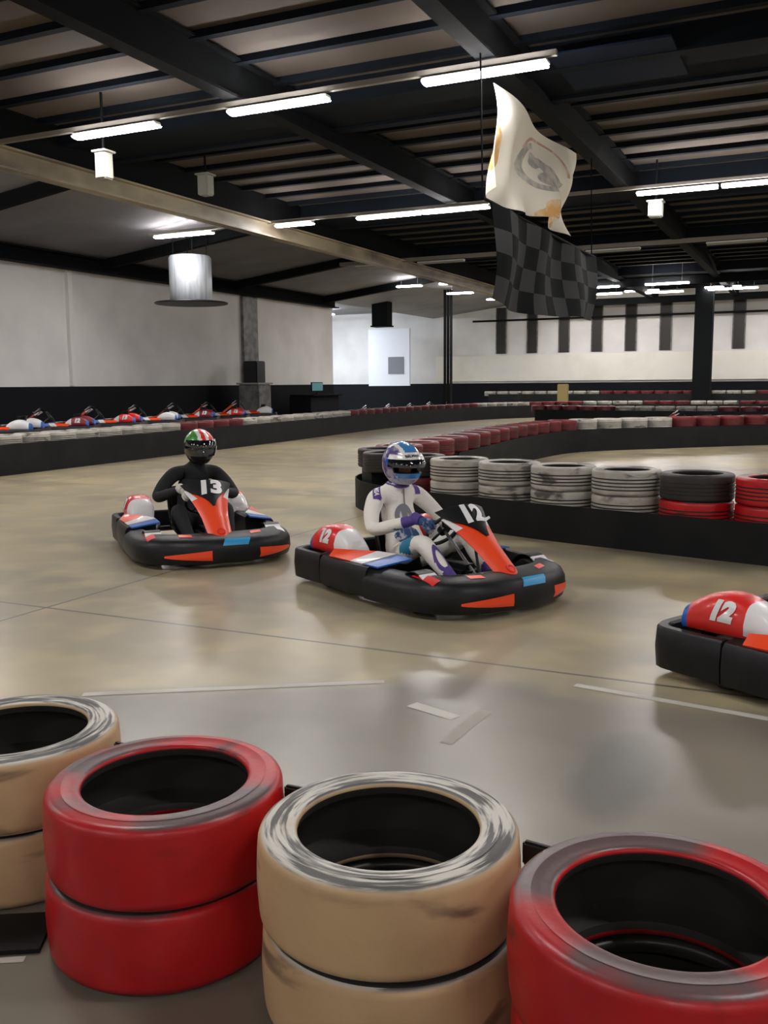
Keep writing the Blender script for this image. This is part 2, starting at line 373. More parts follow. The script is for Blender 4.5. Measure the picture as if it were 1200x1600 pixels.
# long cream painted beam over the edge of the track, on dark posts
q = MB(); bx = -11.86
q.box((bx, 19, 4.98), (.04, 54, .30)); q.box((bx, 19, 5.13), (.26, 54, .03)); q.box((bx, 19, 4.82), (.26, 54, .03)); struct(q.build('edge_beam', M['cream_steel']))
q = MB(); q.box((bx-.05, 19, 5.45), (.1, 54, .6)); struct(q.build('edge_fascia', M['rafter']))
for cx_, y in ((-14.45, 37.),):
    q = MB(); q.box((cx_, y, 2.65), (.03, .26, 5.3)); q.box((cx_-.14, y, 2.65), (.02, .26, 5.3)); q.box((cx_+.14, y, 2.65), (.02, .26, 5.3)); struct(q.build('steel_column', M['rafter']))
q = MB(); q.box((-4.95, 43.4, 2.8), (.75, .6, 5.6)); struct(q.build('column', M['rafter']))
for y in (36.6, 44.6):
    q = MB(); q.box((-.93, y, 5.15), (21.8, .12, .3)); struct(q.build('cross_beam', M['rafter']))

# back wall: white boards, a ledge and dark windows in between white piers
n = 1
for (a, b) in ((-18.6, -5.55), (-4.9, 2.0)):
    q = MB(); q.box(((a+b)/2, YB1-.08, 2.17), (b-a, .1, 1.30)); struct(q.build('wall_panel', M['board']))
x = -15.05
while x < 1.5:
    if not (-5.9 < x < -4.4):
        w = .52
        f = struct(MB().box((x, YB1-.02, 4.05), (w, .04, 2.3)).build('window_%d' % n, M['glass'])); n += 1
        q = MB(); q.box((x-w/2, YB1-.045, 4.05), (.05, .05, 2.3)); q.box((x+w/2, YB1-.045, 4.05), (.05, .05, 2.3)); q.build('frame', M['grey_box'], f)
    x += 1.62
q = MB(); q.box((-7, YB1-.25, 4.55), (19, .12, .09)); struct(q.build('trim_1', M['rafter']))
# recess on the far left, lit by cool tubes
q = MB(); q.box((-20.15, 43.4, 2.75), (2.3, .1, 2.85)); b = struct(q.build('wall_partition', M['lamp_tinted_wall']))
q = MB(); q.box((-19.75, 43.33, 2.35), (.85, .03, .85)); tag(q.build('notice_board', M['grey_print']), 'grey square notice on the white partition at the far end of the left wall', 'notice')
q = MB(); q.box((-17.75, 37.5, 4.7), (.75, .5, 1.5)); q.box((-17.75, 37.5, 3.93), (.85, .6, .06)); tag(q.build('hanging_duct', M['rafter']), 'dark square duct hanging from the roof in front of the white partition', 'duct')

# ---------------------------------------------------------------- lamps
def make_lamp(lit, rod):
    root = empty('strip_light'); L = 1.5
    q = MB(); q.rbox((0, 0, .045), (L, .15, .05), .012); q.build('housing', M['housing'], root)
    q = MB(); q.loft([[(x, .11*math.cos(a), .025-.035*math.sin(a)) for a in [math.pi*k/8 for k in range(9)]] for x in (-L/2+.02, L/2-.02)], closed=True)
    q.build('diffuser', M['tube'] if lit == 1 else M['cool_tube'] if lit == 2 else M['unlit'], root)
    for s in (-1, 1):
        q = MB(); q.tube([(s*L*.33, 0, .068), (s*L*.33, 0, rod)], .009, 6); q.build('bracket', M['trunk'], root)
    return root
LAMPS = {}
def lamp(x, y, z, kind, label, group=None, L=1.5, rod=.098):
    k = (kind, round(rod, 3))
    if k in LAMPS: o = dup(LAMPS[k])
    else: o = LAMPS[k] = make_lamp(kind, rod)
    o.location = (x, y, z); o.scale = (L/1.5, 1, 1)
    tag(o, label, 'ceiling light')
    if group: o['group'] = group
    elif 'group' in o: del o['group']
    return o
R1 = 'lamps of the nearest lit row'; R2 = 'lamps of the second row'; R3 = 'small lamps far down the hall'; RB = 'lamps over the near track'
lamp(-9.35, 10.92, 5, 1, 'lit strip light over the cream beam, leftmost of the nearest row', R1)
lamp(-6.65, 10.92, 5, 1, 'lit strip light in the nearest row, second from the left', R1)
lamp(-3.82, 10.92, 5, 1, 'lit strip light just above the top corner of the white flag', R1, 1.55)
lamp(-14.2, 18.85, 5, 1, 'lit strip light above the round metal duct, leftmost of the second row', R2, 1.7)
lamp(-11.1, 18.85, 5, 1, 'short lit strip light right of the one above the metal duct', R2, .95)
lamp(-8.75, 18.85, 5, 1, 'lit strip light left of the white flag, left half of a joined pair', R2)
lamp(-7.2, 18.85, 5, 1, 'lit strip light beside the white flag, right half of a joined pair', R2)
lamp(-2.75, 18.95, 5, 1, 'lit strip light at right edge, left half of a joined pair', R2)
lamp(-1.2, 18.95, 5, 1, 'lit strip light at right edge, right half of a joined pair', R2)
far = [(-14.2, 32.4, 1.0), (-12.52, 32.3, .85), (-13.5, 35.9, 1.1), (-13.0, 39.2, 1.0), (-8.0, 36.4, 1.5), (-8.4, 39.2, 1.4), (-5.5, 36.3, 1.6), (-6.1, 39.6, 1.5), (-3.95, 39.5, .9), (-3.0, 39.5, .9)]
for x, y, L in far: lamp(x, y, 5, 1, 'small bright strip light far down the hall', R3, L, .74 if x > -11.5 else (5.65-.85*(-11.9-x)/6.9)-5.07)
for x in (-12.7, -10.6, -5.5, -2.3):
    lamp(x, 26.55, 5.0, 0, 'unlit pale strip light on the far unlit row', 'unlit lamps of the third row')
for x in (-12.6, -15.6): lamp(x, 10.92, 4.85, 1, 'strip light in the side aisle left of the view', RB, 1.5, .2)
for x in (-10.7, -7.6, -4.2, -.6, 3): lamp(x, 43.1, 5.42, 1, 'added strip light over the far wall hidden by the cross beam', 'added lamps washing the far wall', 1.5, .325)  # extra lamps out of sight, added to brighten the far wall
for yy in (3.0, -4.5):
    for x in (-13.5, -9.3, -3.8, 2.0, 7.6):
        lamp(x, yy, 5, 1, 'strip light over the near track behind the viewpoint', RB)
for yy in (10.92, 18.9, 33.5):
    for x in (2.0, 4.8, 7.6): lamp(x, yy, 5, 1, 'strip light over the right side of the hall', RB, 1.5, .098 if yy < 20 else .74)
for x, y in ((-24.6, 37), (-22.4, 37), (-24.6, 39.5), (-22.6, 39.5), (-25.0, 42.0), (-23.3, 42.0)):
    lamp(x, y, 4.9, 2, 'cool strip light inside the recess behind the left wall', 'recess lamps', 1.5, .295)
for yy, xa, xb, r in ((10.92, -11.7, -2.95, .035), (10.92, 1., 9.5, .035), (18.9, -15.3, 9.5, .035), (3.0, -14.5, 9.5, .035), (-4.5, -14.5, 9.5, .035), (26.55, -14, 9.5, .06)):
    q = MB(); q.box(((xa+xb)/2, yy, 5.0985+r*.9), (xb-xa, r*2, r*1.8)); o = q.build('cable_trunking', M['trunk'])
    hidden = yy < 5 or xa > 0
    tag(o, 'cable trunking over the near and right side of the hall' if hidden else {10.92: 'pale cable trunking carrying the nearest row of lit strip lights', 18.9: 'pale cable trunking carrying the second row of strip lights', 26.55: 'thick pale trunking of the unlit third row'}.get(yy), 'cable trunking', 'trunking out of sight' if hidden else None)
# brackets of pale sheet hanging below the lamp rows
for x, y, z, w, h, lab, up_ in ((-9.97, 11.35, 4.70, .20, .40, 'short pale duct stub hanging under the leftmost lamp of the nearest row', ZR),
                      (-3.22, 19.5, 4.80, .26, .30, 'short pale duct stub hanging below the paired lamps at right', ZR),
                      (-10.25, 14.3, 4.98, .22, .36, 'dim pale box under the roof between the two left lamp rows', ZR)):
    root = empty('duct_stub', (x, y, z))
    q = MB(); q.rbox((0, 0, 0), (w, w, h), .02); q.rbox((0, 0, h/2), (w+.06, w+.06, .03), .008); q.build('casing', M['unlit'], root)
    q = MB(); q.tube([(0, 0, h/2), (0, 0, up_-z)], .02, 8); q.build('drop_rod', M['rafter'], root)
    tag(root, lab, 'duct')
# round metal extractor with a wide dark plate
root = empty('extractor_duct', (-14.9, 20.0, 3.5))
q = MB(); q.lathe([(0, .05), (.50, .05), (.54, .10), (.54, 1.15), (.50, 1.2), (0, 1.24)], 40); q.build('drum', M['galv'], root)
q = MB(); q.lathe([(0, 0), (.92, 0), (.94, .02), (.92, .04), (0, .04)], 40); q.build('deflector_plate', M['dark_metal'], root)
for k in range(4): q = MB(); q.tube([(.3*(-1)**k, .3*(-1)**(k//2), 1.2), (.3*(-1)**k, .3*(-1)**(k//2), 1.76)], .012, 6); q.build('hanger_rod', M['rafter'], root)
tag(root, 'round galvanised extractor drum with a wide dark plate hanging by the left wall', 'extractor')

# ---------------------------------------------------------------- flags
def flagP(u, v):        # u along the rafter, v down
    y = 11.22+3.92*u; z = 5.0-1.27*v-.05*math.sin(math.pi*u)*(1-v)
    fold = .16*math.sin(9*u+2.6*v)*(.25+.75*v)+.09*math.sin(19*u-4*v)*v+.05*math.sin(6*v+7*u)+.04*math.sin(30*u+3*v)*v
    return Vector((-3.8+fold, y-.30*v*(1-u), z-.05*v*math.sin(6*u)))
q = MB(); q.shell(flagP, 70, 26, .006); fl = q.build('hanging_flag', M['flag'])
tag(fl, 'large white flag with orange patches and a grey round emblem hanging from the roof', 'flag')
def on_flag(pts, m, name):
    def side(off):
        out = []
        for u, v in pts:
            p = flagP(u, v); n = (flagP(u+.01, v)-p).cross(flagP(u, v+.01)-p).normalized()
            out.append(p + n*off)
        return out
    return side
def flag_patch(name, cu, cv, ru, rv, m, inner=0, a0=0, a1=2*math.pi, wob=.12, label=None):
    for sgn in (1, -1):
        nA, nR = 40, 8; rings = []
        for i in range(nA+1):
            a = a0+(a1-a0)*i/nA; row = []
            w = 1+wob*math.sin(3*a+1)+wob*.6*math.sin(5*a)
            for j in range(nR+1):
                k = inner+(1-inner)*j/nR; u, v = cu+ru*k*w*math.cos(a), cv+rv*k*w*math.sin(a)
                u = min(max(u, .004), .996); v = min(max(v, .004), .996)
                p = flagP(u, v); nn = (flagP(u+.004, v)-p).cross(flagP(u, v+.004)-p).normalized(); row.append(p+nn*.007*sgn)
            rings.append(row)
        q = MB(); q.loft(rings, closed=False, caps=False)
        o = q.build(name, m, fl)
        if label: o['label'] = label
flag_patch('print_patch', .03, .62, .075, .20, M['flag_orange'], label='orange patch')
flag_patch('print_patch', .66, .93, .17, .13, M['flag_orange'], label='orange patch')
flag_patch('emblem_ring', .56, .44, .19, .27, M['flag_grey'], .78, .3, 4.4, wob=.03, label='grey ring')
flag_patch('emblem_ring', .58, .40, .21, .30, M['flag_pink'], .90, 3.6, 6.4, wob=.03, label='faded red arc')
flag_patch('emblem_core', .60, .50, .09, .15, M['flag_grey'], 0, wob=.3, label='grey core')
flag_patch('emblem_core', .50, .38, .05, .09, M['flag_grey'], 0, wob=.1, label='grey core')
flag_patch('print_patch', .70, .80, .05, .06, M['flag_pink'], 0, wob=.2, label='brown spot')
def chkP(u, v):
    y = 10.95+5.5*u; z = 3.55-1.12*v
    return Vector((-3.72+.10*math.sin(7*u+3*v)*(.3+.7*v)+.05*math.sin(19*u), y, z-.06*math.sin(5*u)*v))
q = MB(); q.shell(chkP, 66, 24, .006, mf=lambda i, j: ((i*11//66)+(j*4//24)) % 2)
tag(q.build('chequered_flag', [M['check_black'], M['check_white']]), 'dark chequered flag hanging below the large white flag', 'flag')
q = MB(); q.tube([(-3.74, 10.68, 3.57), (-3.74, 16.6, 3.57)], .02, 8)
for yy in (10.74, 16.4): q.tube([(-3.76, yy, 3.57), (-3.8, yy, 5.2)], .012, 6)
tag(q.build('flag_rail', M['rafter']), 'dark rail on hangers that carries the chequered flag', 'rail')

# ---------------------------------------------------------------- tyres
def arc(cx, cz, r, a0, a1, n): return [(cx+r*math.cos(math.radians(a0+(a1-a0)*i/n)), cz+r*math.sin(math.radians(a0+(a1-a0)*i/n))) for i in range(n+1)]
def tyre_mesh(name, paint, inside, n=96, H=.21, R=.30, ri=.21, groove=False, bare_top=False):
    s = .026; out = []
    lo = arc(R-s, s, s, -90, 0, 6)
    mid = []
    if groove:
        for z in (.055, .085, .115, .145):
            mid += [(R, z-.006), (R-.008, z-.004), (R-.008, z+.004), (R, z+.006)]
    else: mid = [(R+.003, H*.35), (R+.004, H*.5), (R+.003, H*.65)]
    hi = arc(R-s, H-s, s, 0, 90, 6)
    face = [(R-.045, H+.001), (.258, H+.002), (.246, H-.001), (.230, H-.002)]
    lip = arc(ri+.012, H-.014, .012, 90, 200, 5)
    inn = [(ri+.006, H-.034), (.245, H-.04), (R-.026, H-.055), (R-.02, H*.5), (R-.026, .055), (.245, .04), (ri+.006, .034)]
    lip2 = arc(ri+.012, .014, .012, 160, 270, 5)
    face2 = [(.230, .002), (.258, -.002+.002)]
    prof = lo+mid+hi+face+lip+inn+lip2+face2
    k0 = len(lo+mid+hi+face+lip)
    ms = [0]*len(prof)
    for i in range(k0-2, k0+len(inn)): ms[i] = 1
    if groove:
        g0 = len(lo)
        for i in range(g0, g0+len(mid)):
            if (i-g0) % 4 < 3: ms[i] = 1
    if bare_top:
        for i in range(len(lo+mid)+4, k0): ms[i] = 1
    q = MB(); q.lathe(prof, n, ms, closed_prof=True)
    return q.mesh(name, [paint, inside], 50)
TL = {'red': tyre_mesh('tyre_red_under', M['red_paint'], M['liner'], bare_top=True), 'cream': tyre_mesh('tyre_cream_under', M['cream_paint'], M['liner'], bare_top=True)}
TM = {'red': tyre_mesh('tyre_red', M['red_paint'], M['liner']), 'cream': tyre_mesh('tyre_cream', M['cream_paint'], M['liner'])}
fg = [(-.86, 1.83, 'cream', 'cream tyre with streaky white rim, {} of the stack between the two red stacks'),
      (-1.49, 1.82, 'red', 'glossy red tyre, {} of the red stack left of the middle cream stack'),
      (-.23, 1.75, 'red', 'large red tyre, {} of the stack at the lower right corner'),
      (-2.13, 1.92, 'cream', 'cream tyre, {} of the stack cut by the left edge')]
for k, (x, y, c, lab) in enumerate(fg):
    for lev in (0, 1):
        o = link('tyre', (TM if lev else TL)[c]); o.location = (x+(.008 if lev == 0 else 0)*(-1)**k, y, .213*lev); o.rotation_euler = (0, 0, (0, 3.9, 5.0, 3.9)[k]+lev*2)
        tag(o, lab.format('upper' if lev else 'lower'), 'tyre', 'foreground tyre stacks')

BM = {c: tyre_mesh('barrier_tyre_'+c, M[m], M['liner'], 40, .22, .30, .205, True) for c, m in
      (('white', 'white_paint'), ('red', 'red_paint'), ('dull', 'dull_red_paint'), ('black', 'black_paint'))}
def spline(pts, step):
    pts = [Vector((*p, 0)) for p in pts]; dense = []
    for i in range(len(pts)-1):
        p0, p1, p2, p3 = pts[max(i-1, 0)], pts[i], pts[i+1], pts[min(i+2, len(pts)-1)]
        for k in range(40):
            t = k/40; dense.append(.5*((2*p1)+(p2-p0)*t+(2*p0-5*p1+4*p2-p3)*t*t+(3*p1-p0-3*p2+p3)*t**3))
    dense.append(pts[-1]); out = [dense[0]]; acc = 0
    for a, b in zip(dense, dense[1:]):
        d = (b-a).length
        while acc+d >= step:
            a = a+(b-a).normalized()*(step-acc); d = (b-a).length; out.append(a); acc = 0
        acc += d
    return out
def normals(ps):
    ns = []
    for i in range(len(ps)):
        t = (ps[min(i+1, len(ps)-1)]-ps[max(i-1, 0)]).normalized(); ns.append(Vector((-t.y, t.x, 0)))
    return ns
def belt(name, ps, off, h, label, th=.016, z0=0.):
    ns = normals(ps); q = MB(); rings = []
    for p, nn in zip(ps, ns):
        c = p+nn*off; rings.append([c+nn*th/2+V(0,0,z0), c+nn*th/2+V(0,0,h), c-nn*th/2+V(0,0,h), c-nn*th/2+V(0,0,z0)])
    q.loft(rings); return tag(q.build(name, M['belt']), label, 'barrier belt')
def base(ps, w, h, label):
    ns = normals(ps); q = MB()
    q.loft([[p+nn*w+V(0,0,0), p+nn*w+V(0,0,h), p-nn*w+V(0,0,h), p-nn*w] for p, nn in zip(ps, ns)])
    return tag(q.build('rubber_plinth', M['belt']), label, 'plinth')

# U-shaped barrier in the middle: near arm of full stacks, far arm of single tyres on a rubber base
Upts = [(.30, 7.83), (-.3, 7.97), (-1.2, 8.2), (-2.1, 8.45), (-2.9, 8.75), (-3.7, 9.05), (-4.4, 9.5), (-4.78, 10.1), (-4.85, 11), (-4.95, 13), (-5.1, 15), (-5.15, 17), (-4.8, 19.1), (-3.4, 20.7), (-1.2, 22.8), (1.2, 24.5)]
U = spline(Upts, .635); fine = spline(Upts, .2)
pitU = [(p, i) for i, p in enumerate(U)]
near_cols = ['red', 'red', 'black', 'white', 'white', 'white', 'white', 'black', 'black', 'black']
NEAR = 8
for p, i in pitU:
    if i < NEAR:
        c = near_cols[i] if i < len(near_cols) else 'black'
        for lev in range(3):
            cc = c if lev == 2 else ('red' if c in ('red', 'black') and i < 5 else 'white' if c == 'white' else 'dull')
            o = link('tyre', BM[cc]); o.location = (p.x, p.y, .223*lev); o.rotation_euler = (0, 0, i*.7+lev)
            place = ['topmost', 'middle', 'lowest'][2-lev]
            nth = ['first', 'second', 'third', 'fourth', 'fifth', 'sixth', 'seventh', 'eighth', 'ninth', 'tenth'][i]
            col = {'white': 'dirty white', 'red': 'red', 'black': 'black', 'dull': 'dull red'}[cc]
            tag(o, f'{col} tyre, {place} of the {nth} stack from the right on the black belted barrier', 'tyre', 'tyre stacks of the middle barrier')
    else:
        c = 'black' if i < NEAR+2 else 'dull' if i < NEAR+16 else 'white' if i < NEAR+20 else 'dull'
        o = link('tyre', BM[c]); o.location = (p.x, p.y, .44); o.rotation_euler = (0, 0, i*.7)
        tag(o, {'black': 'black tyre on the tip of the middle barrier behind the driver in white', 'dull': 'dull red tyre along the far arm of the middle barrier', 'white': 'white tyre along the far arm of the middle barrier'}[c], 'tyre', 'tyres on the far arm of the middle barrier')
k = int((NEAR-.1)*.635/.2)
base(fine[k:], .24, .44, 'black rubber base under the far arm of the middle barrier')
belt('barrier_belt', fine, .315, .33, 'black rubber belt along the back of the middle barrier')
belt('barrier_belt', fine, -.315, .45, 'black rubber belt along the inside of the middle barrier') if False else None
belt('barrier_belt', fine[:k+14], -.315, .33, 'long black rubber belt in front of the white, black and red tyre stacks')
belt('barrier_belt', fine[k+14:], -.315, .46, 'dark rubber belt on the right face of the far arm of dull red tyres')

# outer barrier along the left and the far end
Opts = [(-12.2, 3), (-12.2, 8), (-12.25, 12), (-12.4, 16), (-12.6, 20), (-12.9, 24), (-13.1, 28), (-12.9, 32), (-12.2, 35.5), (-10.6, 38.2), (-8, 39.8), (-4, 40.3), (2, 40.4)]
O = spline(Opts, .63); Of = spline(Opts, .4)
for i, p in enumerate(O):
    y = p.y
    if y < 9.4: continue
    c = 'white' if y < 15.6 else 'dull' if y < 18.3 else 'white' if y < 25 else 'dull' if y < 35 else ('white' if (int(p.x) % 4) < 2 else 'dull')
    o = link('tyre', BM[c]); o.location = (p.x, p.y, .42); o.rotation_euler = (0, 0, i*.9)
    far_ = y > 35
    tag(o, (('white' if c == 'white' else 'dull red') + (' tyre on the far end of the outer barrier' if far_ else
        (' tyre on the outer barrier in front of the parked karts' if y < 15.6 else ' tyre on the outer barrier just behind the green and red helmet' if c == 'dull' and y < 20 else ' tyre on the outer barrier past the grey machine' if y < 25 else ' tyre on the outer barrier left of the steel column'))), 'tyre', 'tyres on the outer barrier')
base(Of, .25, .42, 'black rubber base under the outer barrier')
belt('barrier_belt', Of, -.315, .50, 'long dark rubber belt on the track side of the outer barrier at left')
# two more barriers far across the hall
for pts, z, sp, labs, nm in (([(-8.8, 31.2), (-6, 30.4), (-2, 30.2), (3, 30.0)], .44, (-6.2, -2.8), 'barrier across the hall behind the middle barrier', 'third barrier'),
                         ([(-15, 44.2), (-9, 44.4), (-4.3, 44.2), (2, 44.2)], .80, (-11.5, -7.2), 'high barrier against the far white wall', 'far barrier')):
    S = spline(pts, .63); Sf = spline(pts, .4)
    for i, p in enumerate(S):
        c = 'white' if sp[0] < p.x < sp[1] else 'dull'
        if nm == 'far barrier': c = 'white' if p.x < -9.5 or -4.4 < p.x < -3 else 'dull'
        o = link('tyre', BM[c]); o.location = (p.x, p.y, z); o.rotation_euler = (0, 0, i*.8)
        tag(o, ('white' if c == 'white' else 'dull red')+' tyre on the '+labs, 'tyre', 'tyres on the '+nm)
    base(Sf, .25, z, 'black rubber base of the '+labs)
    belt('barrier_belt', Sf, -.315, z+.08, 'dark belt on the '+labs)
# foreground belt behind the near stacks and mat under the left one
for (x0, y0, _, _), (x1, y1, _, _), lab in ((fg[3], fg[1], 'black rubber strap joining the left cream stack to the red stack'), (fg[1], fg[0], 'black rubber strap joining the red stack to the middle cream stack'), (fg[0], fg[2], 'black rubber strap joining the middle cream stack to the right red stack')):
    p0, p1 = Vector((x0, y0, 0)), Vector((x1, y1, 0)); d = (p1-p0).normalized(); nn = Vector((-d.y, d.x, 0)); nn = nn if nn.y > 0 else -nn
    mid_ = (p0+p1)/2; q = MB(); R_ = Matrix.Rotation(math.atan2(d.y, d.x), 4, 'Z')
    q.rbox(mid_+nn*.140+V(0, 0, .36), (.085, .02, .06), .006, 0, R_); tag(q.build('rubber_strap', M['rubber']), lab, 'strap')
q = MB(); q.shell(lambda u, v: (-2.5+.775*u-.085*v, 1.14+.449*u+.146*v, .007), 8, 2, .012); tag(q.build('rubber_mat', M['belt']), 'black rubber strip on the floor by the cream stack at left edge', 'mat')
# painted lines on the floor
M['faint_line'] = mat('faded_floor_paint', (.33,.31,.255), .5, col2=(.27,.25,.20), scale=3, lo=.4, hi=.7)
def line(a, b, w, name='floor_marking', m='line'):
    a, b = Vector((*a, .0015)), Vector((*b, .0015)); t = (b-a).normalized(); n = Vector((-t.y, t.x, 0))*w/2
    q = MB(); q.add([a+n, b+n, b-n, a-n], [(0, 1, 2, 3)]); return struct(q.build(name, M[m]))
line((-3.05, 3.16), (-1.85, 3.90), .05); line((-1.60, 3.66), (-1.36, 3.58), .07); line((-1.27, 3.72), (-1.30, 3.30), .06, m='faint_line')
line((-1.0, 4.22), (1.2, 3.93), .05); line((-2.1, 1.345), (-1.74, 1.555), .025)

# ---------------------------------------------------------------- surface stickers
def bvh_of(o):
    me = o.data; return BVHTree.FromPolygons([v.co.copy() for v in me.vertices], [tuple(p.vertices) for p in me.polygons])
def sticker(name, tree, org, u, v, shape, m, parent, nu=10, nv=8, lift=.004, label=None):
    """shape(s,t) on 0..1 -> (du,dv) metres; laid on the surface found along -(u x v)"""
    org, u, v = Vector(org), Vector(u).normalized(), Vector(v).normalized(); d = -u.cross(v).normalized()
    vs = []; fs = []
    for i in range(nu+1):
        for j in range(nv+1):
            a, b = shape(i/nu, j/nv); p = org+u*a+v*b
            h, nn, _, _ = tree.ray_cast(p-d*.6, d, 1.5)
            vs.append((h-d*lift) if h else None)
    q = MB()
    for i in range(nu):
        for j in range(nv):
            k = i*(nv+1)+j; f_ = (k, k+nv+1, k+nv+2, k+1)
            if all(vs[t] is not None for t in f_): fs.append(f_)
    q.add([t if t is not None else org for t in vs], fs); o = q.build(name, m, parent, 60)
    if label: o['label'] = label
    return o
rect = lambda w, h: (lambda s, t: ((s-.5)*w, (t-.5)*h))
def ell(w, h, hole=0):
    return lambda s, t: (w/2*(hole+(1-hole)*t)*math.cos(2*math.pi*s), h/2*(hole+(1-hole)*t)*math.sin(2*math.pi*s))
def lettering(name, txt, size, tree, org, u, v, m, parent, bold=.0, shear=0, lift=.006, flat=None, sx=1.0):
    c = bpy.data.curves.new(name, 'FONT'); c.body = txt; c.size = size; c.align_x = 'CENTER'; c.align_y = 'CENTER'; c.offset = bold; c.shear = shear; c.resolution_u = 3
    t = bpy.data.objects.new(name, c); COL.objects.link(t); bpy.context.view_layer.update()
    me = bpy.data.meshes.new_from_object(t.evaluated_get(bpy.context.evaluated_depsgraph_get())); bpy.data.objects.remove(t); bpy.data.curves.remove(c)
    bm = bmesh.new(); bm.from_mesh(me); bmesh.ops.triangulate(bm, faces=bm.faces); 
    for _ in range(2): bmesh.ops.subdivide_edges(bm, edges=[e for e in bm.edges if e.calc_length() > size*.2], cuts=1); bmesh.ops.triangulate(bm, faces=bm.faces)
    org, u, v = Vector(org), Vector(u).normalized(), Vector(v).normalized(); d = -u.cross(v).normalized()
    for q in bm.verts:
        p = org+u*q.co.x*sx+v*q.co.y
        if tree is not None:
            h, nn, _, _ = tree.ray_cast(p-d*.6, d, 1.5); q.co = (h-d*lift) if h else p
        else: q.co = p-d*lift
    bm.to_mesh(me); bm.free(); me.name = name; me.materials.clear(); me.materials.append(m)
    return link(name, me, parent)

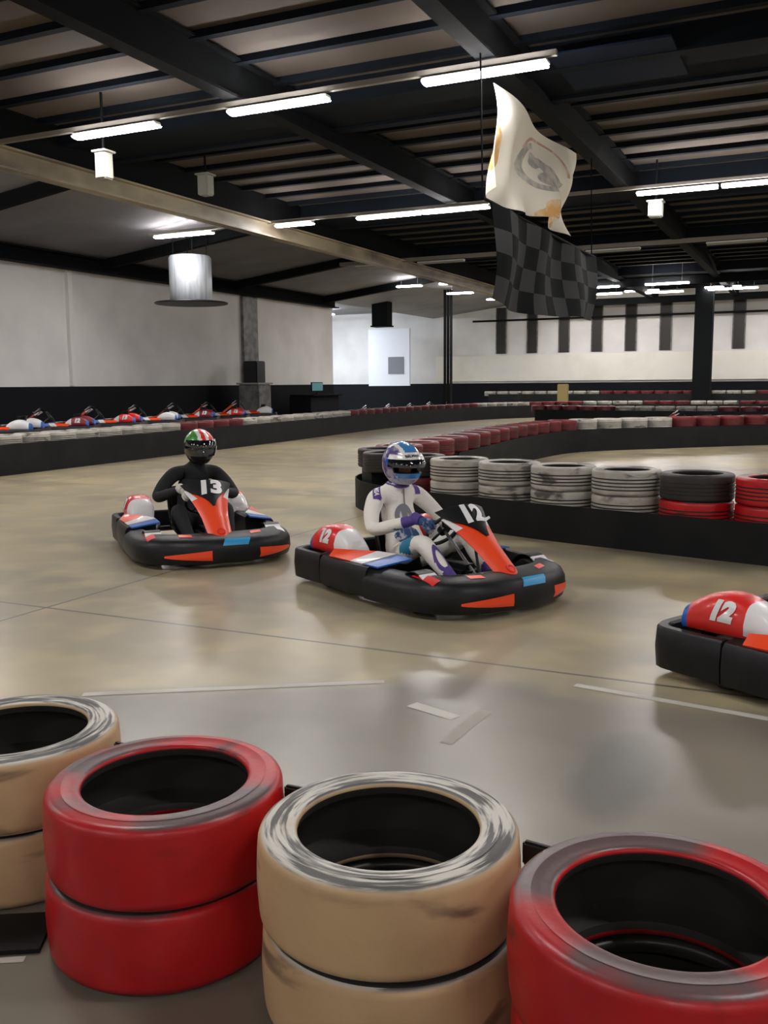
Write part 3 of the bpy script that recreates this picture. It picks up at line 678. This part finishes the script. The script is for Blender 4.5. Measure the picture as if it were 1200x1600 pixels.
# ---------------------------------------------------------------- go-kart
def station_loft(q, st, sec, m=0):
    """st: plan points around the kart, sec(i)-> list of (inward, z)"""
    n = len(st); rings = []
    for i, p in enumerate(st):
        t = (st[min(i+1, n-1)]-st[max(i-1, 0)]).normalized(); nn = Vector((t.y, -t.x, 0))   # outward for a clockwise-from-right path
        rings.append([p - nn*d + V(0, 0, z) for d, z in sec(i/(n-1))])
    q.loft(rings, m); return q
def plan(pts, step=.05):
    return spline(pts, step)
def make_kart(number, panel, cover, plate='orange'):
    root = empty('go_kart')
    P, O = M['plastic'], M['orange']
    # floor tray and tubular frame
    q = MB(); q.rbox((.15, 0, .05), (1.15, .62, .012), .004); q.build('floor_tray', M['dark_metal'], root)
    q = MB()
    for s in (-1, 1):
        q.tube([(-.9, s*.28, .10), (-.4, s*.33, .07), (.3, s*.34, .07), (.62, s*.26, .08), (.80, s*.2, .10)], .016)
        q.tube([(-.62, s*.33, .08), (-.58, s*.60, .12), (-.05, s*.62, .12), (.0, s*.34, .08)], .013)
        q.tube([(.5, s*.2, .12), (.5, s*.46, .13)], .018)
        q.tube([(.78, s*.2, .10), (.90, s*.22, .12)], .013); q.tube([(-.9, s*.3, .1), (-.92, s*.5, .16)], .013)
    q.tube([(.80, -.22, .10), (.80, .22, .10)], .016); q.tube([(-.9, -.3, .10), (-.9, .3, .10)], .016)
    q.tube([(-.2, -.33, .07), (-.2, .33, .07)], .016); q.tube([(-.55, -.60, .145), (-.55, .60, .145)], .02)
    q.build('chassis_frame', M['dark_metal'], root)
    # wheels
    for x, yy, R, w in ((-.55, .50, .14, .20), (-.55, -.50, .14, .20), (.50, .52, .128, .13), (.50, -.52, .128, .13)):
        T = Matrix.Translation((x, yy, R)) @ Matrix.Rotation(math.pi/2, 4, 'X')
        q = MB(); q.lathe([(.07, -w*.42), (R*.9, -w/2), (R*.98, -w*.42), (R, -w*.2), (R, w*.2), (R*.98, w*.42), (R*.9, w/2), (.07, w*.42)], 32, M=T)
        wh = q.build('wheel', M['rubber'], root)
        q = MB(); q.lathe([(0, -w*.30), (.03, -w*.34), (.068, -w*.38), (.072, -w*.45), (.072, w*.45), (.068, w*.38), (.03, w*.34), (0, w*.30)], 24, M=T)
        q.build('rim', M['steel'], wh)
    # wrap-round bumpers
    rear = plan([(-.50, .67), (-.75, .675), (-.90, .66), (-.965, .58), (-.98, .45), (-.98, 0), (-.98, -.45), (-.965, -.58), (-.90, -.66), (-.75, -.675), (-.50, -.67)])
    rear = rear[::-1]
    # path runs right side -> rear -> left; outward normal handled by sign below
    def wall(i): return [(0, .05), (-.008, .15), (0, .255), (.012, .268), (.055, .268), (.066, .255), (.066, .06)]
    def flip(sec): return lambda i: [(-d, z) for d, z in sec(i)]
    q = MB(); station_loft(q, rear, flip(wall)); q.box((-.90, 0, .10), (.08, 1.1, .03)); q.build('rear_bumper', P, root)
    pods = []
    for s in (-1, 1):
        st = plan([(-.52, s*.672), (-.2, s*.685), (.08, s*.68)])
        if s > 0: st = st[::-1]
        def pod(i):
            return [(0, .05), (-.008, .14), (0, .235), (.02, .262), (.12, .282), (.25, .302), (.272, .285), (.26, .10), (.1, .06)]
        q = MB(); station_loft(q, st, pod if s < 0 else pod) ; pods.append(q.build('side_pod', P, root))
    fr = plan([(.06, -.685), (.3, -.69), (.52, -.675), (.70, -.62), (.84, -.50), (.92, -.33), (.955, -.15), (.96, 0), (.955, .15), (.92, .33), (.84, .50), (.70, .62), (.52, .675), (.3, .69), (.06, .685)])
    def nose(i):
        c = math.sin(math.pi*i)**1.5      # 0 at the sides, 1 at the front
        return [(0, .045), (-.018, .10), (-.012, .175), (.012, .215+.01*c), (.05, .245), (.10+.06*c, .262+.01*c), (.13+.10*c, .262+.008*c), (.14+.11*c, .245), (.13+.10*c, .10), (.06, .05)]
    q = MB(); station_loft(q, fr, nose); fb = q.build('front_bumper', P, root)
    tr = bvh_of(fb)
    for s in (-1, 1):
        a = s*math.radians(44 if s > 0 else 27); un = Vector((-math.sin(a), math.cos(a), 0)); org = (.80, .42, .12) if s > 0 else (.86, -.27, .125)
        wedge = lambda i, j, s=s: ((i-.5)*.36, (-.038+.055*(1-abs(i-.45))*j-.012*(1 if (i > .7) else 0)))
        sticker('accent_stripe', tr, org, un, (0, 0, 1), lambda i, j, s=s: ((i-.5)*.38, (j-.5)*(.015+.07*((1-i) if s > 0 else i)**.8)-.01), O, fb, label='orange stripe')
        sticker('accent_mark', tr, (.80, s*.30, .3), (0, 1, 0), (-1, 0, 0), lambda i, j: ((i-.5)*.10, (j-.5)*.05+(i-.5)*.04*s), O, fb, 4, 4, label='orange mark')
        sticker('deck_sticker', tr, (.60, s*.56, .3), (0, 1, 0), (-1, 0, 0), lambda i, j, s=s: ((i-.5)*.07, (j-.5)*.22), M['white'] if s > 0 else M['red'], fb, 4, 4, label='white sticker' if s > 0 else 'red sticker')
    sticker('nose_sticker', tr, (.90, .10, .2), (0, 1, 0), (-.35, 0, .94), lambda i, j: ((i-.5)*.22+(j-.5)*.03, (j-.5)*.065), M['cyan'], fb, 8, 4, label='blue sticker')
    # front wheel guards, curved over the tyres
    for s in (-1, 1):
        q = MB(); q.shell(lambda u, v: (.50+.158*math.cos(math.radians(150-110*u)), s*(.455+.135*v), .128+.158*math.sin(math.radians(150-110*u))), 12, 3, .008, mf=lambda i, j: 1 if i > 8 else 0); q.build('wheel_guard', [P, M['white']], root)
    # coloured side panels on the pods: stripe, white, blue
    for s, pd in ((-1, pods[0]), (1, pods[1])):
        def sp(u, v):
            x = -.42+.58*u; w = .05+.18*min(1, u*1.5)
            y0 = .655-.02*u; return (x+.10*v*(1 if u > .4 else u/.4), s*(y0-w*v), .270+.030*v+.035*v*(1-abs(u-.45)))
        mf = lambda i, j: 0 if i+.0*j < 9 else 1 if i < 14 else 3 if i < 15 else 2
        q = MB(); q.shell(sp, 20, 6, .012, mf=mf)
        q.build('side_panel', [M[panel], M['white'], M['blue'], M['grey_print']], pd)
    # engine and tank covers behind the seat
    for s in (-1, 1):
        secs = []
        for k in range(15):
            u = k/14; x = -.84+.52*u; h = .27+.205*math.sin(math.pi*min(1, .12+u*.80))**.7; w = .135*(.55+.45*math.sin(math.pi*min(1, .15+u*.72)))
            c = s*.455; ring = []
            for a in [2*math.pi*t/20 for t in range(20)]:
                ca, sa = math.cos(a), math.sin(a); e = .55
                px = math.copysign(abs(ca)**e, ca); pz = math.copysign(abs(sa)**e, sa)
                ring.append((x, c+w*px*(1-.22*max(0, pz)), .245+(h-.245)*(.5+.5*pz)))
            secs.append(ring)
        q = MB(); q.loft(secs)
        q.m = []
        for f in q.f:
            cx = sum(q.v[i].x for i in f)/len(f); cz = sum(q.v[i].z for i in f)/len(f)
            q.m.append(2 if cz < .27 else 3 if cx < -.795 else 1 if (cx > -.455 and cz > .285) else 0)
        cv = q.build('engine_cover', [M[cover], M['white'], P, M['blue']], root, 60)
        tc = bvh_of(cv)
        lettering('cover_number', number, .13, tc, (-.60, s*.57, .385), (-s, 0, 0), (0, -s*.55, .83), M['white'], cv, .010, .25)
    q = MB(); q.rbox((-.60, -.42, .19), (.30, .22, .14), .02); q.tube([(-.45, -.3, .2), (-.3, -.36, .16), (-.35, -.5, .15), (-.75, -.56, .2)], .025, 10); q.build('engine', M['dark_metal'], root)
    # seat
    def seatP(u, v):
        pts = [(.04, .13), (-.10, .085), (-.28, .075), (-.42, .10), (-.51, .20), (-.56, .36), (-.61, .54)]
        k = u*6; i = min(int(k), 5); f = k-i
        x = pts[i][0]*(1-f)+pts[i+1][0]*f; z = pts[i][1]*(1-f)+pts[i+1][1]*f
        t = 2*v-1; w = .20-.03*(u < .2); lift = .15*abs(t)**2.6
        d = min(1, max(0, (u-.45)/.25))
        return (x+lift*d*.9, w*math.sin(t*1.3)/math.sin(1.3), z+lift*(1-d))
    q = MB(); q.shell(seatP, 24, 16, .014); q.build('seat', P, root, 60)
    # steering
    C = V(.12, 0, .47); nrm = V(-.80, 0, .60); rad = V(.60, 0, .80)
    q = MB(); q.tube([C+.145*(math.cos(a)*rad+math.sin(a)*V(0,1,0)) for a in [2*math.pi*k/32 for k in range(32)]], .014, 8, loop=True)
    for a in (90, 210, 330): q.tube([C, C+.145*(math.cos(math.radians(a))*rad+math.sin(math.radians(a))*V(0,1,0))], .010, 6)
    sw = q.build('steering_wheel', M['rubber'], root)
    q = MB(); q.tube([C+nrm*.02, C-nrm*.02], .045, 16); q.build('hub', M['dark_metal'], sw)
    q = MB(); q.tube([C, V(.55, 0, .12)], .012, 8); q.build('steering_column', M['steel'], root)
    q = MB(); q.rbox((.28, 0, .155), (.34, .17, .20), .04); q.build('fuel_tank', P, root)
    for s in (-1, 1):
        q = MB(); q.tube([(.62, s*.17, .07), (.60, s*.17, .18), (.585, s*.13, .22)], .008, 6); q.rbox((.587, s*.14, .205), (.015, .09, .05), .005); q.build('pedal', M['steel'], root)
    # orange nose fairing with the number plate
    def NP(u, v):          # u: 0 foot .. 1 top, v: -1..1
        x = .895-.545*u-.06*math.sin(math.pi*u); z = .225+.42*u+.05*math.sin(math.pi*u)
        w = .088+.022*min(1, u*3)+.10*max(0, (u-.35)/.65)**1.1
        return Vector((x-.05*v*v*(.4+.6*u), w*v, z-.045*v*v))
    q = MB()
    vin = lambda u: min(.66, 1.9*max(0, u-.46))
    q.shell(lambda u, v: NP(u*.46, 2*v-1), 16, 12, .014)
    for s in (-1, 1):
        def arm(u, v, s=s):
            k = .46+.47*u; a0 = vin(k); return NP(k, s*(a0+(1-a0)*v))
        q.shell(arm, 20, 6, .014, mf=lambda i, j: 1 if (i >= 9 and j > 2) or i > 15 else 0)
    fa = q.build('nose_fairing', [M[plate], M['white']], root, 60)
    q = MB(); q.shell(lambda u, v: NP(.47+.60*u, (2*v-1)*min(1.0, vin(.47+.60*u)+.08+.42*u*u))+V(.012, 0, .015), 18, 12, .010); pl = q.build('number_plate', P, fa, 60)
    pu = Vector((0, 1, 0)); pv = (NP(1, 0)-NP(.6, 0)).normalized()
    lettering('plate_number', number, .222, bvh_of(pl), NP(.85, 0)+V(.03, 0, .03), pu, pv, M['white'], pl, .012, .15, .006)
    q = MB(); T = Matrix.Translation(NP(.10, 0)+V(.004, 0, .006)) @ Vector((.66, 0, .75)).to_track_quat('Z', 'Y').to_matrix().to_4x4()
    q.lathe([(.020, 0), (.026, .006), (.034, .006), (.038, 0)], 20, M=T); q.build('fixing_ring', M['red'], fa)
    q = MB(); q.tube([(.62, -.08, .1), (.52, -.05, .40), (.45, 0, .52)], .010, 6); q.tube([(.62, .08, .1), (.52, .05, .40), (.45, 0, .52)], .010, 6); q.build('fairing_bracket', M['dark_metal'], root)
    return root
SK = .925
kA = make_kart('12', 'orange', 'red'); kA.location = (-2.40, 5.87, 0); kA.rotation_euler.z = math.radians(-28); kA.scale = (SK,)*3
tag(kA, 'black go-kart number 12 with orange nose carrying the driver in white', 'go-kart', 'karts on the track')
kB = make_kart('13', 'orange', 'red'); kB.location = (-4.86, 6.53, 0); kB.rotation_euler.z = math.radians(-41); kB.scale = (SK*1.02,)*3
tag(kB, 'black go-kart number 13 with orange nose carrying the driver in black', 'go-kart', 'karts on the track')
kC = dup(kA); a = math.radians(-28); h = V(math.cos(a), math.sin(a), 0); l = V(-h.y, h.x, 0)
kC.location = V(-.73, 4.56, 0)+h*.975*SK+l*.66*SK; kC.rotation_euler.z = a
tag(kC, 'go-kart cut by the right edge, only its red and white rear visible', 'go-kart', 'karts on the track')

# parked karts behind the outer barrier, on the raised pit lane
def recolour(o, i):
    if i % 3 == 0: return
    for ch in o.children:
        if ch.name.startswith('engine_cover') or (i % 3 == 2 and ch.name.startswith('nose_fairing')):
            ch.material_slots[0].link = 'OBJECT'; ch.material_slots[0].material = M['white'] if i % 3 == 1 else M['cover_dark_red']
sbox('floor_pit_lane', (-18.46, 9., 0.0), (-13.55, 25.6, .32), M['dado'])
for i in range(8):
    o = dup(kB if i % 2 else kA); o.location = (-15.2-.13*i, 12.2+1.72*i, .32); o.rotation_euler.z = math.radians(-148+random.uniform(-3, 3)); recolour(o, i)
    tag(o, 'parked red, white and black go-kart in the line along the left wall', 'go-kart', 'karts parked along the left wall')
for i in range(5):
    o = dup(kB if i % 2 else kA); o.location = (-15.7+.10*i, 32.4+1.9*i, .0); o.rotation_euler.z = math.radians(-148); recolour(o, i)
    tag(o, 'parked red go-kart behind the outer barrier below the white partition', 'go-kart', 'karts parked at the far left')
for p, r, lab in (((-8.6, 34.6), 170, 'small red-nosed go-kart far across the hall near the yellow post'), ((-3.4, 27.2), 200, 'dark go-kart behind the right end of the middle barrier')):
    o = dup(kB); o.location = (*p, 0); o.rotation_euler.z = math.radians(r); tag(o, lab, 'go-kart', 'karts on the far track')

# ---------------------------------------------------------------- drivers
def skin_mesh(name, vs, es, rs, root=0, sub=2):
    me = bpy.data.meshes.new(name); me.from_pydata([tuple(v) for v in vs], es, [])
    o = bpy.data.objects.new(name, me); COL.objects.link(o)
    o.modifiers.new('skin', 'SKIN').use_smooth_shade = True
    for i, r in enumerate(rs): me.skin_vertices[0].data[i].radius = r if isinstance(r, tuple) else (r, r)
    for i in range(len(vs)): me.skin_vertices[0].data[i].use_root = (i == root)
    s = o.modifiers.new('sub', 'SUBSURF'); s.levels = sub; s.render_levels = sub
    bpy.context.view_layer.update()
    out = bpy.data.meshes.new_from_object(o.evaluated_get(bpy.context.evaluated_depsgraph_get()))
    bpy.data.objects.remove(o); bpy.data.meshes.remove(me); out.name = name; out.shade_smooth(); return out
DS = .985/.925; WC = V(.12, 0, .47)/DS; WN = V(-.80, 0, .60); WR = V(.60, 0, .80)
def rim_frame(deg):
    a = math.radians(deg); rad = math.cos(a)*WR+math.sin(a)*V(0, 1, 0); tan = -math.sin(a)*WR+math.cos(a)*V(0, 1, 0)
    return WC+.145/DS*rad, rad, tan
def glove(deg, s, m, parent, cuff_m):
    p, rad, tan = rim_frame(deg); tan = tan*(1 if tan.z > 0 else -1)          # up along the rim
    def at(ang, r, t): c = math.radians(ang); return p+(math.cos(c)*rad+math.sin(c)*WN)*r+tan*t
    wrist = at(95, .105, -.035)+rad*.025; vs = [wrist, at(85, .062, -.012)+rad*.012]; es = [(0, 1)]; rs = [(.032, .026), (.036, .026)]
    for k in range(4):
        t = (k-1.5)*.0215; ln = (.92, 1, .97, .82)[k]; b = len(vs)
        vs += [at(68, .046, t)+rad*.006, at(18, .036*1, t*1.02), at(18-72*ln, .031, t*1.02), at(18-135*ln, .029, t*1.0)]
        rs += [.0115, .0105, .0098, .009]; es += [(1, b), (b, b+1), (b+1, b+2), (b+2, b+3)]
    b = len(vs); vs += [at(118, .045, .022), at(150, .034, .040), at(185, .029, .050)]; rs += [.0135, .0115, .010]; es += [(1, b), (b, b+1), (b+1, b+2)]
    me = skin_mesh('glove', vs, es, rs, 1, 2); me.materials.append(m); g = link('glove', me, parent)
    q = MB(); d = (wrist-vs[1]).normalized(); q.tube([wrist-d*.015, wrist+d*.01, wrist+d*.05], [.034, .040, .043], 16); q.build('cuff', cuff_m, g)
    return wrist+d*.02
def helmet(parent, c, yaw, look, pitch=0.):
    """closed full-face helmet with an eye opening; look(theta,phi,p)->material index"""
    root_M = Matrix.Translation(c) @ Matrix.Rotation(yaw, 4, 'Z') @ Matrix.Rotation(pitch, 4, 'Y')
    nA, nP = 72, 44
    def surf(az, el, off=0.):
        ce, se = math.cos(el), math.sin(el); f = math.cos(az)*ce
        rx, ry, rz = (.170 if f > 0 else .165)+off, .136+off, (.158 if se > 0 else .165)+off
        x, y, z = rx*f, ry*math.sin(az)*ce, rz*se
        if z < -.02 and x > 0: x *= 1+.22*min(1, (-.02-z)/.08); y *= 1-.12*min(1, (-.02-z)/.1)*(1-.0)
        if z < -.04 and x < 0: x *= 1-.10*min(1, (-.04-z)/.1)
        if z > .02: x += -.010*(z/.15)
        return Vector((x, y, z))
    el0 = math.radians(-62); E = [el0+(math.pi/2-el0)*j/nP for j in range(nP+1)]; A = [2*math.pi*i/nA for i in range(nA)]
    def opened(az, p): 
        aa = abs((az+math.pi) % (2*math.pi)-math.pi); return aa < math.radians(72) and -.062 < p.z < .052
    vs = []; fs = []; ms = []
    for th in (0, -.022):
        for j in range(nP+1):
            for i in range(nA): vs.append(surf(A[i], E[j], th))
    n1 = nA*(nP+1); keep = {}
    for j in range(nP):
        for i in range(nA):
            k = (i+1) % nA; az = (A[i]+math.pi/nA); p = surf(az, (E[j]+E[j+1])/2)
            if opened(az, p): continue
            keep[(i, j)] = 1
            a, b, cc, d = j*nA+i, j*nA+k, (j+1)*nA+k, (j+1)*nA+i
            fs.append((a, b, cc, d)); ms.append(look(((az+math.pi) % (2*math.pi))-math.pi, p)); fs.append((n1+a, n1+d, n1+cc, n1+b)); ms.append(len(HM)-1)
    # close rims
    def rim(a, b): fs.append((a, b, n1+b, n1+a)); ms.append(len(HM)-1)
    for (i, j) in keep:
        k = (i+1) % nA
        if j == 0: rim(j*nA+k, j*nA+i)
        elif (i, j-1) not in keep: rim(j*nA+i, j*nA+k)
        if j < nP-1 and (i, j+1) not in keep: rim((j+1)*nA+k, (j+1)*nA+i)
        if ((i-1) % nA, j) not in keep: rim((j+1)*nA+i, j*nA+i)
        if (k, j) not in keep: rim(j*nA+k, (j+1)*nA+k)
    q = MB(); q.add(vs, fs, ms, root_M); hm = q.build('helmet', HM, parent, 60)
    return hm, surf, root_M
HM = [M['h_purple'], M['h_blue'], M['h_white'], M['h_lilac'], M['h_black'], M['h_green'], M['h_red'], M['h_black']]

def make_driver(kind):
    root = empty('person')
    W = (.035, .030)
    if kind == 'A': lean, hx = 0, 0
    degR, degL = (-72, 66) if kind == 'A' else (-62, 75)
    wr, wl = [], []
    prs = {}
    g_m = M['glove_mix'] if kind == 'A' else M['glove_white']
    wR = glove(degR, -1, g_m if kind == 'A' else M['glove_white'], root, M['suit_purple'] if kind == 'A' else M['glove_white'])
    wL = glove(degL, 1, M['glove_dark'] if kind == 'A' else M['suit_black'], root, M['glove_dark'] if kind == 'A' else M['suit_black'])
    LY = 0. if kind == 'A' else .10
    ln_ = lambda z: LY*max(0, (z-.22)/.65)
    vs = [V(-.30, 0, .215), V(-.345, 0, .34), V(-.40, 0, .48), V(-.42, 0, .575), V(-.42, 0, .645), V(-.40, 0, .735), V(-.375, 0, .80), V(-.365, 0, .87), V(-.37, 0, .93)]
    rs = [(.150, .115), (.142, .105), (.155, .112), (.160, .105), (.098, .066), (.054, .054), (.070, .074), (.082, .092), (.066, .078)]
    vs = [v+V(0, ln_(v.z), 0) for v in vs]
    es = [(i, i+1) for i in range(8)]
    b = len(vs); vs.append(V(-.268, ln_(.852), .852)); rs.append(.012); es.append((7, b))     # nose
    for s, w in ((-1, wR), (1, wL)):
        b = len(vs)
        el = V(-.265, s*.335, .42) if kind == 'A' else V(-.25, s*.35, .44)
        sh = V(-.425, s*.185+ln_(.645), .635); el = el+V(0, ln_(.43), 0)
        vs += [sh, sh.lerp(el, .5)+V(-.01, s*.02, 0), el, el.lerp(w, .5), w]; rs += [.074, .060, .053, .047, .034]
        es += [(4, b), (b, b+1), (b+1, b+2), (b+2, b+3), (b+3, b+4)]
        b = len(vs); kn = V(.14, s*.205, .375); an = V(.43, s*.16, .130)
        vs += [V(-.235, s*.105, .205), V(-.05, s*.16, .30), kn, kn.lerp(an, .4)+V(-.01, 0, -.005), an]; rs += [.098, .086, .068, .060, .044]
        es += [(0, b), (b, b+1), (b+1, b+2), (b+2, b+3), (b+3, b+4)]
    me = skin_mesh('body', vs, es, rs, 0, 3)
    # widen shoulders and belly slightly stays with the skin; colour by place on the body
    suit = [M['suit_white'], M['suit_purple'], M['suit_teal'], M['skin'], M['balaclava'], M['suit_navy']] if kind == 'A' else [M['suit_black']]*3+[M['balaclava'], M['balaclava'], M['suit_black']]
    for m in suit: me.materials.append(m)
    for p in me.polygons:
        c = p.center-V(0, ln_(p.center.z), 0); k = 0; s = -1 if c.y < 0 else 1; w = wR if s < 0 else wL
        if c.z > .79: k = 3 if (c.x > -.33 and abs(c.y) < .055) else 4
        elif c.z > .735 and abs(c.y) < .085: k = 4
        elif c.z > .70 and math.hypot(c.x+.40, c.y) < .075: k = 1
        elif (c-w).length < .115: k = 1 if s < 0 else 5
        elif c.z < .45 and c.x > -.12 and abs(c.y) > .03:
            if -.10 < c.x < .055 and c.y < 0 and c.z > .28: k = 2
            elif c.x > .36: k = 1
        elif c.x < -.46 and c.z < .3: k = 5
        p.material_index = k
    body = link('body', me, root); tree = bvh_of(body)
    q = MB()
    for s in (-1, 1): q.lathe([(0, -.011), (.008, -.008), (.011, 0), (.008, .008), (0, .011)], 10, M=Matrix.Translation((-.292, s*.030+ln_(.872), .872)))
    q.build('eyes', M['eye'], body)
    for s in (-1, 1):
        an = V(.43, s*.16, .130); d = V(.93, -s*.05, -.36).normalized()
        vs2 = [an+V(-.02, 0, .06), an+V(.01, 0, .0), an+V(.03, 0, -.045), an+V(.10, -s*.01, -.04), an+V(.17, -s*.015, -.03)]
        bm_ = skin_mesh('boot', vs2, [(0, 1), (1, 2), (2, 3), (3, 4)], [.047, .046, .042, (.042, .034), (.034, .024)], 1, 2); bm_.materials.append(M['boot']); link('boot', bm_, root)
    hc = V(-.352, ln_(.872), .872)
    if kind == 'A':
        def look(az, p):
            aa = abs(az)
            if p.z > .045:
                r = math.hypot(p.x-.03, p.y*1.25)
                if p.x > -.05 and abs(p.y) < .055 and p.z > .09: return 1
                if p.x > -.075 and abs(p.y) < .078 and p.z > .055: return 2
                return 0
            if p.z < -.105 and p.x > -.05: return 3
            if p.z < -.06 and p.x > .08: return 1 if p.z > -.095 else 3
            return 0
    else:
        def look(az, p):
            if p.z < .035: return 4
            if p.z < .068: return 2 if p.y > -.10 else 5
            if p.y < -.055: return 5
            if p.y < -.025: return 2
            return 2 if int((p.y+.2)/.03) % 3 == 1 else 6
    hm, surf, RM = helmet(root, hc, math.radians(-4 if kind == 'A' else 6), look, .03)
    # visor lifted a little, with the white peak strip
    q = MB(); up_ = 1.0 if kind == 'A' else 0.
    def visP(u, v):
        az = math.radians(-78+156*u); el = math.radians(-4+30*v) if kind == 'A' else math.radians(-24+48*v)
        lift = .010+up_*.022*max(0, 1-v)*math.cos(az*.9); return RM @ surf(az, el, lift)
    q.shell(visP, 30, 10, .004, mf=lambda i, j: 1 if (j >= 6 and kind == 'A') else 0)
    vz = q.build('visor', [M['visor'], M['h_white']], root, 60)
    if kind == 'A':
        tv = bvh_of(vz); R3 = RM.to_3x3()
        lettering('visor_lettering', 'BELMAN', .028, tv, RM @ V(.16, -.02, .068), R3 @ V(0, 1, 0), R3 @ V(-.3, 0, 1), M['ink'], vz, .001, 0, .004)
    for s in (-1, 1):
        T = RM @ Matrix.Translation((.02, s*.130, .02)) @ Matrix.Rotation(-s*math.pi/2, 4, 'X')
        q = MB(); q.lathe([(0, .012), (.022, .012), (.028, .004), (.03, -.012)], 20, M=T); q.build('visor_pivot', M['blue'] if kind == 'A' else M['h_black'], hm)
    if kind == 'A':
        q = MB(); q.rbox((0, 0, 0), (.05, .09, .02), .006, rot=None); q.v = [RM @ (Matrix.Translation((-.10, 0, .128)) @ (Matrix.Rotation(-.6, 4, 'Y') @ p)) for p in q.v]; q.build('air_vent', M['h_lilac'], hm)
        # prints on the suit
        pn = Vector((.42, -.62, .66)).normalized(); pu_ = Vector((.60, -.32, -.68)); pu_ = (pu_-pn*pu_.dot(pn)).normalized(); pv_ = pn.cross(pu_)
        sticker('shoulder_patch', tree, (-.395, -.195, .665), pu_, pv_, rect(.14, .055), M['suit_purple'], body, label='purple patch')
        lettering('shoulder_lettering', 'MSA', .045, tree, (-.395, -.195, .665), pu_, pv_, M['white'], body, .002, 0, .007)
        sticker('shoulder_patch', tree, (-.36, .14, .68), (0, 1, 0), (-.4, 0, 1), rect(.05, .09), M['suit_purple'], body, label='purple patch')
        sticker('chest_print', tree, (-.27, -.02, .50), (0, 1, 0), (-.35, 0, 1), ell(.15, .19, .55), M['grey_print'], body, 28, 4, label='grey ring print')
        sticker('chest_print', tree, (-.27, -.02, .50), (0, 1, 0), (-.35, 0, 1), rect(.045, .13), M['grey_print'], body, 6, 8, label='grey bar print')
        sticker('chest_print', tree, (-.25, -.03, .36), (0, 1, 0), (-.35, 0, 1), ell(.20, .12, 0), M['glove_mix'], body, 28, 5, label='blue print')
        sticker('shin_print', tree, (.30, -.19, .27), (.80, 0, -.58), (-.3, -.85, -.45) if False else (0, 1, 0), ell(.24, .085, .62), M['suit_purple'], body, 28, 4, label='purple oval print')
        sticker('zip_line', tree, (-.30, -.0, .52), (0, 1, 0), (-.35, 0, 1), rect(.012, .34), M['grey_print'], body, 2, 20, label='grey zip')
        q = MB(); pts = [V(-.405, 0, .715)+V(.072*math.cos(a), .076*math.sin(a), -.010*math.cos(a)) for a in [2*math.pi*k/24 for k in range(24)]]; q.tube(pts, .013, 8, loop=True); q.build('collar', M['suit_purple'], body)
    return root
dA = make_driver('A'); dA.location = kA.location; dA.rotation_euler = kA.rotation_euler; dA.scale = tuple(x*DS for x in kA.scale)
tag(dA, 'person in white and purple race suit and blue-purple helmet driving kart 12', 'person', 'kart drivers')
dB = make_driver('B'); dB.location = kB.location; dB.rotation_euler = kB.rotation_euler; dB.scale = tuple(x*DS for x in kB.scale)
tag(dB, 'person in black with a green, white and red topped helmet driving kart 13', 'person', 'kart drivers')

# ---------------------------------------------------------------- odds and ends by the walls
root = empty('tall_machine', (-17.6, 27.0, 0))
q = MB(); q.rbox((0, 0, .72), (.8, .8, 1.44), .03); q.build('cabinet', M['grey_box'], root)
q = MB(); q.rbox((0, 0, 1.85), (.55, .55, .75), .03); q.build('head_unit', M['dark_metal'], root)
q = MB(); q.rbox((0, 0, 1.47), (.9, .9, .06), .01); q.build('shelf_plate', M['unlit'], root)
tag(root, 'grey standing machine with a dark box on top by the left wall', 'machine')
root = empty('pit_counter', (-17.3, 30.6, 0))
q = MB(); q.rbox((0, 0, .5), (.9, 2.2, 1.0), .02); q.build('counter', M['dado'], root)
q = MB(); q.rbox((.1, 0, 1.03), (1.0, 2.3, .06), .01); q.build('counter_top', M['rafter'], root)
tag(root, 'black counter right of the grey machine by the left wall', 'counter')
root = empty('monitor', (-17.2, 30.6, 1.06))
q = MB(); q.rbox((0, 0, .02), (.2, .3, .03), .008); q.tube([(0, 0, .02), (0, 0, .15)], .02, 8); q.build('stand', M['dado'], root)
q = MB(); q.rbox((0, 0, .28), (.05, .85, .34), .01); c_ = q.build('casing', M['dado'], root)
q = MB(); q.rbox((.028, 0, .28), (.006, .80, .29), .002); q.build('screen', M['screen'], c_)
tag(root, 'dim teal monitor on the black counter by the left wall', 'monitor')
q = MB(); q.rbox((-10.9, 42.4, .68), (.5, .15, 1.36), .03); tag(q.build('marker_post', M['yellow']), 'yellow post standing before the far black wall band', 'post')
